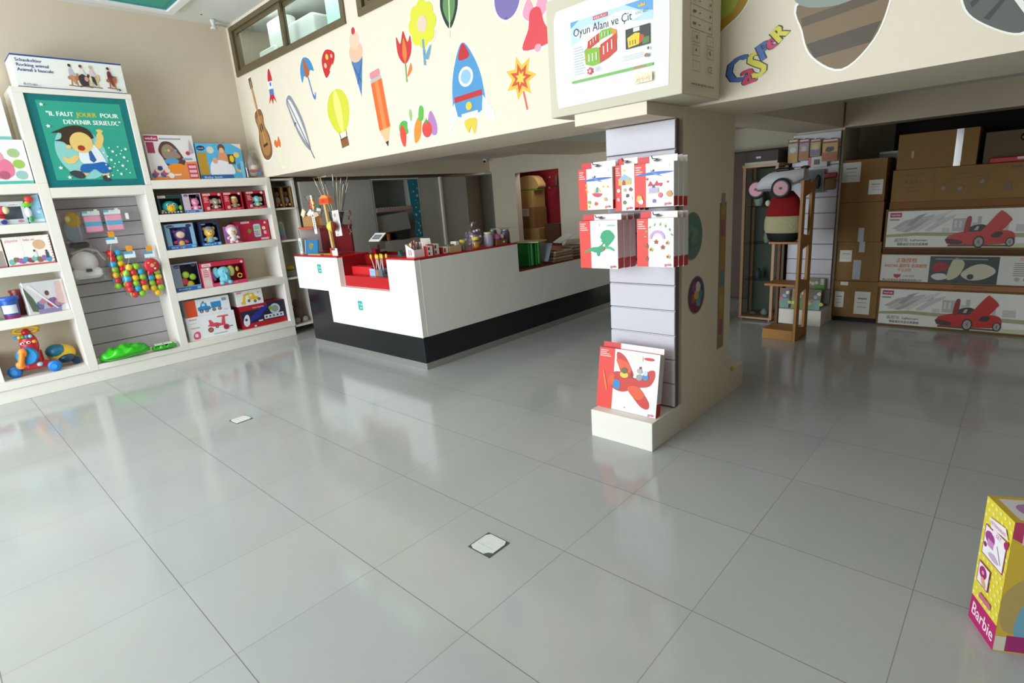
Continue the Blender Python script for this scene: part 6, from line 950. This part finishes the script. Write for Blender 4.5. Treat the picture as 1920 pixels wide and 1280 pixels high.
def sketch(m, w, h):
    K2 = C_('#5a3f22'); m.art([(.10, .26), (.15, .26), (.145, .235), (.125, .222), (.105, .235)], K2); m.text('STAR', .16, .238, .018, K2, wid=.08); m.text('遥 控 童 车', .10, .17, .022, K2, wid=.14, bold=.0008); m.rect(.10, .13, .24, .134, K2); m.text('STAR 1/4', .09, .085, .02, K2, wid=.14)
    for x, y, r in ((.40, .11, .028), (.52, .10, .03), (.67, .15, .03)): m.art(E(x, y, r), C_('#6a4a28')); m.art(E(x, y, r * .55), C_('#94703c'))
    for p in (((.36, .13), (.44, .18), (.56, .19), (.66, .2)), ((.66, .2), (.72, .17)), ((.46, .19), (.5, .23), (.6, .235), (.64, .2))):
        for a, b in zip(p, p[1:]): m.art([(a[0], a[1]), (b[0], b[1]), (b[0], b[1] + .004), (a[0], a[1] + .004)], K2)
    m.rect(.32, 0, .322, h, C_('#7a5830')); m.rect(.82, .07, .87, .14, C_('#6a4a28')); m.rect(.85, .25, .92, .27, K2)
pbox('car_carton', 'long brown carton with a printed car drawing above the white car cartons', 1.54, 2.9, 1.2255, 1.525, sketch, CARD)
brown('carton', 'large plain brown carton with a shiny tape strip on top of the long cartons', 1.56, 2.15, 6.1, 1.526, 1.845, .45, CARD, fn=lambda m, w, h: (m.rect(.43, 0, .48, h, clear('tape', (.85, .75, .6, 1), .25, .15)), m.rect(.11, .1, .13, .16, C_('#b9986a'))))
t = brown('carton', 'dim grey brown box with a dark knob at the right edge on the long cartons', 2.19, 2.75, 6.16, 1.526, 1.79, .4, M('#6a5644', .8)); MB().ell((.02 - .05, -.01, .2), (.02, .015, .03), C_('#2a1a18', .2)).build('knob', t)
tag(MB().rbox(0, -.05, 0, .45, .0, .045, C_('#b5121c'), .01).box(.18, -.052, .02, .45, -.05, .04, C_('#d9cdd0')).build('red_packet', loc=(2.24, 6.13, 1.526)), 'flat red and white packet lying at the right edge on the long cartons', 'packet')
tag(MB().box(1.30, 6.75, 1.50, 1.60, 7.1, 1.70, M('#b4b1a4', .8)).build('pale_box'), 'pale grey box behind the topmost brown carton of the stack', 'box')
tag(MB().box(1.30, 6.75, 1.701, 1.62, 7.1, 1.722, M('#f7f4ea', .5)).build('light_sliver'), 'bright white strip on the pale grey box standing in for a sliver of light', 'light sliver')  # thin white box, its colour imitates a bright sliver of light
tag(MB().box(1.12, 6.76, 0, 1.62, 7.12, 1.499, DKWOOD).build('dark_cabinet'), 'dark cabinet behind the brown carton stack', 'cabinet')
tag(MB().box(1.36, 7.16, 0, 4.0, 7.38, 2.19, M('#1d140f', .8)).build('dark_wardrobe'), 'very dark tall wardrobe behind the long cartons', 'wardrobe')
# hanging bags on the rear pillar
GC = 'party bags hanging on the rear pillar'
for i, (x, w_, z0, z1, c1, c2, lb) in enumerate(((.665, .10, 1.675, 1.91, '#b3ac9c', '#b88a2c', 'yellow and white party bag, leftmost on the rear pillar'), (.77, .10, 1.69, 1.90, '#a18aa0', '#a3622c', 'lilac and orange party bag, second on the rear pillar'), (.875, .10, 1.72, 1.888, '#b5a46a', '#7a6a8a', 'gold and lilac party bag, third on the rear pillar'), (1.01, .145, 1.66, 1.875, '#c2a04a', '#a8552c', 'yellow party bag with a dark oval picture, rightmost on the rear pillar'))):
    t = thing('party_bag', lb, 'bag', (x, 5.985, z0), 0, GC); h = z1 - z0
    m = MB().rbox(-w_ / 2, -.015, 0, w_ / 2, .015, h, C_(c1), .01).frame((-w_ / 2, -.0155, 0), (1, 0, 0), (0, 0, 1), (0, -1, 0)); m.rect(0, h * .82, w_, h, C_('#8a3226')); m.rect(.005, .01, w_ - .005, h * .42, C_(c2)); blob(m, w_ * .5, h * .55, .028, ('#d8d4c4', '#c8b6b0', '#c9bd8a', '#23323a')[i], i, 1.6 if i == 3 else 1); m.rect(.01, h * .9, w_ - .01, h * .97, C_('#d9cfc0')); m.build('pack', t)
    MB().tube([(0, .045, h + .006), (0, -.03, h + .006)], .003, M('#8a8a8a', .2, .9), 6).build('hook', t)
t = thing('picture_box', 'small white and pink box with a grey picture hanging below the party bags', 'box', (.90, 5.975, 1.615)); MB().box(-.085, 0, 0, .09, .02, .10, C_('#c9c8c6')).frame((-.085, 0, 0), (1, 0, 0), (0, 0, 1), (0, -1, 0)).rect(-.0, 0, .03, .10, C_('#b8505c')).rect(.055, .025, .11, .075, C_('#3f443c')).build('box_shell', t)
tag(MB().rbox(-.06, -.03, 0, .06, .0, .05, C_('#9a1218', .3), .01).build('red_pack', loc=(1.03, 6.0, 1.50)), 'small dark red pack hanging on the rear pillar panel', 'pack')
tag(MB().rbox(-.05, -.03, 0, .05, .0, .11, C_('#7a5a2c'), .01).build('ochre_pack', loc=(1.03, 6.0, 1.385)), 'ochre pack hanging below the dark red pack on the rear pillar', 'pack')
t = thing('blister_pack', 'clear pack with dark green shapes hanging on the rear pillar', 'pack', (.87, 5.98, 1.36)); MB().box(-.09, 0, 0, .10, .008, .235, C_('#8f8a68')).box(-.08, -.004, .01, .09, 0, .225, C_('#4a5c62')).build('card', t); MB().ell((-.02, -.015, .08), (.03, .012, .06), C_('#1a2a20')).ell((.05, -.015, .11), (.025, .012, .07), C_('#14201c')).ell((.0, -.02, .03), (.025, .015, .022), C_('#9a8a4a')).build('contents', t)
# books on the rear pillar's block
for i, (x, c1, c2, lb, rz) in enumerate(((.685, '#6a3f4a', '#5f8f8a', 'dark rose and teal picture book leaning at the left on the rear pillar block', 4), (.84, '#8a6a3a', '#5a8a1e', 'orange and green picture book in the middle on the rear pillar block', 0), (.99, '#6f5a48', '#6f9a8a', 'teal and pink picture book at the right on the rear pillar block', -6))):
    t = thing('picture_book', lb, 'book', (x, 5.81, .1715), rz, rx=-9)
    m = MB().box(-.065, 0, 0, .065, .012, .21, C_(c1)).frame((-.065, 0, 0), (1, 0, 0), (0, 0, 1), (0, -1, 0)); m.rect(.0, 0, .13, .10, C_(c2)); [blob(m, .02 + .03 * j, .06 + .035 * (j % 4), .02, ('#c9b84a', '#b8606a', '#7ab0b4', '#d0cbb0')[j % 4], j + i) for j in range(5)]; m.build('cover', t)
t = thing('picture_book', 'larger book with faces and green corners leaning behind on the rear pillar', 'book', (.93, 5.97, .33), 0, rx=-2); m = MB().box(-.09, 0, -.155, .12, .012, .15, C_('#7d7a5a')).frame((-.09, 0, 0), (1, 0, 0), (0, 0, 1), (0, -1, 0)); m.rect(.12, 0, .21, .08, C_('#4f8a1e')); m.rect(0, .08, .04, .15, C_('#a8262a')); [m.art(E(.06 + .035 * j, .10 - .01 * (j % 2), .018), C_('#cdbfa8')) for j in range(3)]; m.rect(.17, .08, .2, .145, C_('#cfc2c4')); m.build('cover', t)
# glass display cabinet
t = thing('glass_cabinet', 'narrow wooden display cabinet with glass panes beside the wooden rack', 'cabinet', (.40, 5.80, 0))
PW2 = M('#b98d68', .45, noise=.08, scale=8)
for x in (-.175, .155): MB().box(x - .0, 0, .04, x + .03, .03, 1.66, PW2).build('post', t, bevel=.002)
for x in (-.175, .155): MB().box(x, .32, .04, x + .03, .35, 1.66, PW2).build('post', t)
MB().box(-.175, -.005, .02, .185, .35, .039, PW2).build('base', t); MB().box(-.18, -.01, 1.661, .19, .36, 1.69, PW2).build('top', t)
MB().box(-.144, .01, .045, .154, .014, 1.65, CGLASS).build('pane', t); MB().box(.17, .031, .045, .174, .319, 1.65, CGLASS).build('pane', t); MB().box(-.144, .33, .045, .154, .34, 1.65, M('#6a6a60', .6)).build('back', t)
for z in (.45, .85, 1.25): MB().box(-.144, .03, z, .154, .318, z + .006, CGLASS).build('glass_shelf', t)
for x, y in ((-.15, .03), (.15, .03), (-.15, .31), (.15, .31)): MB().lathe([(.015, 0), (.015, .02)], M('#8f8f8f', .4, .5), (x, y, 0), 10).build('foot', t)
for i, (x, z, c, r_, h_, lb) in enumerate(((-.06, .0455, '#7f6a8a', .05, .03, 'small violet dish on the cabinet floor'), (.06, .0455, '#9aa4a8', .045, .07, 'grey jar at the bottom of the glass cabinet'), (-.03, .457, '#4a4c50', .04, .12, 'dark figure on the lowest glass shelf'), (.05, .857, '#b9b6ac', .035, .15, 'pale vase on the middle glass shelf'), (-.05, 1.257, '#c9ccca', .05, .16, 'white ornament on the upper glass shelf'))):
    tag(MB().lathe([(r_ * .7, 0), (r_, h_ * .4), (r_ * .6, h_ * .8), (r_ * .3, h_)], C_(c), n=14).build('ornament', loc=(.40 + x, 5.95, z)), lb, 'ornament')
t = thing('long_box', 'long dark box lying on top of the glass cabinet', 'box', (.40, 5.80, 1.6905)); MB().box(-.16, .02, 0, .17, .3, .13, M('#4a3f3c', .7)).box(-.16, .0, .0, .17, .02, .025, C_('#a9a49c')).box(-.05, .016, .06, .0, .0195, .08, C_('#b9b9c0')).build('box_shell', t)
tag(MB().box(-.58, 6.95, 0, .64, 7.38, 1.89, M('#3a2817', .7)).box(-.56, 6.94, .02, .02, 6.95, 1.87, M('#4a3420', .6)).build('dark_wardrobe'), 'dark brown wardrobe against the back wall behind the glass cabinet', 'wardrobe')
tag(MB().box(.16, 6.25, 0, .54, 6.5, 1.80, M('#3f2a18', .7)).build('dark_bookcase'), 'dark brown bookcase standing behind the glass cabinet', 'bookcase')
tag(MB().box(-.05, 5.35, 0, .17, 5.6, 1.55, M('#5a3f26', .7)).build('brown_cabinet'), 'brown cabinet half hidden behind the front pillar', 'cabinet')
tag(MB().box(-.02, 5.38, 1.5505, .15, 5.56, 1.80, M('#a9aaa2', .6)).box(.03, 5.376, 1.61, .08, 5.3795, 1.65, C_('#55564f')).build('grey_box'), 'pale grey box on the brown cabinet behind the front pillar', 'box')
# wooden rack with the plush bag and the push car
RK = M('#b27a36', .5, noise=.2, scale=7)
t = thing('wooden_rack', 'pine display rack with one cut-out side board standing by the rear pillar', 'rack', (.88, 5.10, 0), -4)
side = [(0, 0), (.30, 0), (.30, 1.50), (0, 1.50)]
def board(x, cut=True):
    m = MB(); m.T = Matrix.Translation((x, 0, 0)) @ Matrix.Rotation(R(90), 4, 'Z')
    for a, b, c, e in ((0, 0, .07, 1.50), (.22, 0, .30, 1.50)): m.prism([(a, b), (c, b), (c, e), (a, e)], -.012, .012, RK)
    for b, e in ((0, .13), (.46, .60), (.88, 1.02), (1.36, 1.50)): m.prism([(.0695, b), (.2205, b + .03), (.2205, e - .03), (.0695, e)], -.012, .012, RK)
    return m
board(.14).build('side_board', t)
MB().box(-.14, .24, 0, -.115, .28, 1.32, M('#6e4420', .6)).build('rear_post', t)
MB().box(-.16, 0, 0, .127, .30, .10, RK).build('base', t, bevel=.003); MB().box(-.16, 0, .53, .127, .26, .552, RK).build('shelf', t, bevel=.002); MB().box(-.145, .02, .93, .127, .26, .95, RK).build('shelf', t, bevel=.002)
t = thing('plush_bag', 'red plush bag with a cream fur band and black base on the rack', 'plush bag', (.84, 5.22, .952), -4)
k = MB(); k.rings([[(rx * math.cos(a), ry * math.sin(a), z) for a in [q * math.pi / 12 for q in range(24)]] for z, rx, ry in ((.23, .165, .10), (.30, .16, .10), (.40, .12, .08), (.46, .07, .05), (.47, .01, .01))], M('#8c0a10', .9), True, True); k.build('red_top', t)
MB().rings([[(rx * math.cos(a), ry * math.sin(a), z) for a in [q * math.pi / 12 for q in range(24)]] for z, rx, ry in ((.08, .165, .10), (.11, .178, .112), (.20, .178, .112), (.235, .168, .102))], M('#b6b08a', .95, noise=.12, scale=60, bump=.6), True, True).build('fur_band', t)
MB().rings([[(rx * math.cos(a), ry * math.sin(a), z) for a in [q * math.pi / 12 for q in range(24)]] for z, rx, ry in ((.0, .11, .08), (.02, .14, .09), (.085, .16, .10))], M('#101010', .7), True, True).build('black_base', t); MB().ell((-.14, -.04, .36), (.025, .025, .03), M('#c9c6ac', .9)).build('pompom', t)
t = thing('push_car', 'white toy push car with pink spoked wheels standing on top of the rack', 'toy car', (.78, 5.20, 1.425), -4)
MB().rings([[(x, -.10 * s_, z0), (x, .10 * s_, z0), (x, .09 * s_, z1), (x, 0, z1 + .01), (x, -.09 * s_, z1)] for x, s_, z0, z1 in ((-.18, .7, .03, .06), (-.12, 1, .02, .12), (-.05, 1, .02, .16), (.06, 1, .02, .165), (.16, .9, .06, .17), (.24, .6, .10, .18))], C_('#cfccd2', .3), True, True).box(-.15, -.115, .0, .12, -.105, .018, C_('#1a1a1c')).build('body', t)
MB().rbox(-.02, -.06, .165, .12, .06, .20, C_('#17171a'), .02).build('seat', t); MB().ell((.23, 0, .19), (.04, .03, .015), C_('#2a2a30')).build('handle', t)
for x, y in ((-.205, -.0), (.075, -.125)):
    wl = thing.__class__ and MB().lathe([(.062, -.014), (.085, -.016), (.092, 0), (.085, .016), (.062, .014)], C_('#2a2228'), (x, y, .02), 26, 'y').build('wheel', t)
    MB().lathe([(.064, -.0165), (.064, .0165)], C_('#c98a9a'), (x, y, .02), 24, 'y').build('wheel_disc', wl); MB().lathe([(.012, -.026), (.012, .0)], C_('#2a2228'), (x, y, .02), 10, 'y').build('hub', wl)
tag(MB().ell((0, 0, .012), (.012, .012, .022), C_('#c9a52a')).build('plastic_flag', loc=(1.068, 3.44, .19)), 'tiny red and yellow piece on the low ledge behind the front pillar', 'toy part')

# ================================================================== DOLL SET CARTON, BOTTOM RIGHT
t = thing('doll_set_carton', 'tall yellow and pink toy carton standing on the floor at the right edge', 'carton', (2.635, 1.62, .0005), 26.5)
Wd, Dp, Hh = .40, .158, .475
MB().box(0, 0, 0, Wd, Dp, Hh, C_('#a3804a')).build('box_shell', t)
m = MB().frame((0, Dp, 0), (0, -1, 0), (0, 0, 1), (-1, 0, 0)); Mg = C_('#b81268', .4); Ylw = C_('#e3d03a', .45)
m.rect(0, 0, Dp, .095, Mg); m.rect(0, .095, Dp, Hh, Ylw)
for i in range(15):
    for j in range(6): m.art(E(.013 + j * .026 + (.013 if i % 2 else 0) - .004, .11 + i * .025, .0065, n=8), C_('#f0e88f')) if .013 + j * .026 + (.013 if i % 2 else 0) < Dp else None
    m.lay = 4
m.text('Barbie', .012, .03, .05, C_('#f6dfe9'), rot=-3, wid=.135, bold=.0012)
m.lay = 12; m.rect(.02, .275, .145, .385, C_('#a8387a')); m.rect(.024, .279, .141, .381, C_('#f3edf0')); m.art(E(.055, .35, .028, .022), C_('#a03a8c')); m.rect(.045, .32, .08, .345, C_('#c88ac0')); m.art(E(.035, .315, .009), C_('#8a2a70')); m.art([(.1, .35), (.13, .30), (.127, .297), (.097, .347)], C_('#b58ab8')); m.art(sp([(.06, .30), (.09, .31), (.12, .295), (.1, .288), (.07, .29)]), C_('#c9b0cc'))
m.rect(.02, .165, .09, .245, C_('#a8387a')); m.rect(.024, .169, .086, .241, C_('#f3e9ee')); m.art(E(.052, .215, .022), C_('#a81c6c')); m.art(E(.052, .215, .007), C_('#e59ac4')); m.art(sp([(.045, .19), (.06, .2), (.08, .175), (.06, .172)]), C_('#d8a87a'))
m.rect(.05, .12, .12, .14, C_('#c86a8a'))
m.art([(.04, .42), (.13, .435), (.15, .405), (.06, .39)], C_('#f4e6ee')); m.text('VETERINARIAN', .05, .403, .012, C_('#b23a80'), rot=3, wid=.085); m.rect(.07, .372, .14, .395, C_('#f4e6ee')); m.text('SET', .09, .377, .013, C_('#b23a80'), wid=.03); m.art(sp([(.135, .385), (.15, .40), (.157, .385), (.145, .37)]), Mg)
m.build('side_print', t)
m = MB().frame((0, 0, 0), (1, 0, 0), (0, 0, 1), (0, -1, 0)); m.rect(0, 0, Wd, Hh, C_('#b83a64')); m.art([(0, 0), (0, .42), (.10, .36), (.2, .30), (.4, .34), (.4, 0)], C_('#cfae3a')); m.art(sp([(.02, .08), (.0, .2), (.05, .28), (.12, .3), (.14, .2), (.10, .1)]), C_('#b39a5c')); m.art(sp([(.05, .06), (.07, .22), (.15, .24), (.17, .07)]), C_('#6fa4bc')); m.rect(.03, .005, .14, .065, C_('#a02a6a')); m.rect(.0, .005, .03, .06, C_('#d5cdbd')); m.rect(.15, .01, .39, .28, C_('#d8cfd0')); m.text('Barbie', .02, .40, .06, C_('#e9c3cf'), wid=.22, bold=.001)
m.build('front_print', t)
m = MB().frame((0, 0, Hh), (1, 0, 0), (0, 1, 0), (0, 0, 1)); m.rect(0, 0, Wd, Dp, C_('#c9a83a')); m.rect(.02, .015, .39, .14, C_('#d8cfd4')); m.art(sp([(.05, .05), (.06, .11), (.2, .12), (.22, .06), (.12, .03)]), C_('#a87aa8')); m.build('top_print', t)
# floor socket plates
def plate(label, x, y, rot, w_, torn):
    t = thing('floor_plate', label, 'floor plate', (x, y, .0004), rot)
    MB().box(-w_ / 2 - .008, -w_ / 2 - .006, 0, w_ / 2 + .008, w_ / 2 + .006, .0015, C_('#55565a', .9)).build('recess', t)
    MB().prism([(0, 0), (1, 0), (1, .1), (0, .1)], 0, .001, C_('#e9ece9')) if 0 else None
    o = [(-w_ / 2, -w_ / 2 + .01), (-w_ / 2 + .02, -w_ / 2), (w_ / 2 - (.035 if torn else 0), -w_ / 2), (w_ / 2 - (.02 if torn else 0), -w_ / 2 + .02), (w_ / 2, -w_ / 2 + .03), (w_ / 2, w_ / 2 - .02), (w_ / 2 - .012, w_ / 2), (-w_ / 2 + .015, w_ / 2), (-w_ / 2, w_ / 2 - .02)]
    k = len(o); MB().add([(a, b, .0016) for a, b in o] + [(a, b, .004) for a, b in o], [tuple(range(k, 2 * k)), tuple(reversed(range(k)))] + [(i, (i + 1) % k, k + (i + 1) % k, k + i) for i in range(k)], M('#dfe3df', .6, noise=.08, scale=30)).build('cover', t)
    MB().box(-w_ / 2 + .01, -.02, .0041, w_ / 2 - .02, -.0185, .0046, C_('#a9aca9')).build('seam', t)
plate('nearer worn white square cover plate set in the floor tiles', .893, 1.028, 0, .125, True)
plate('farther white square cover plate in the floor near the shelves', -1.86, 1.0, 3, .12, False)
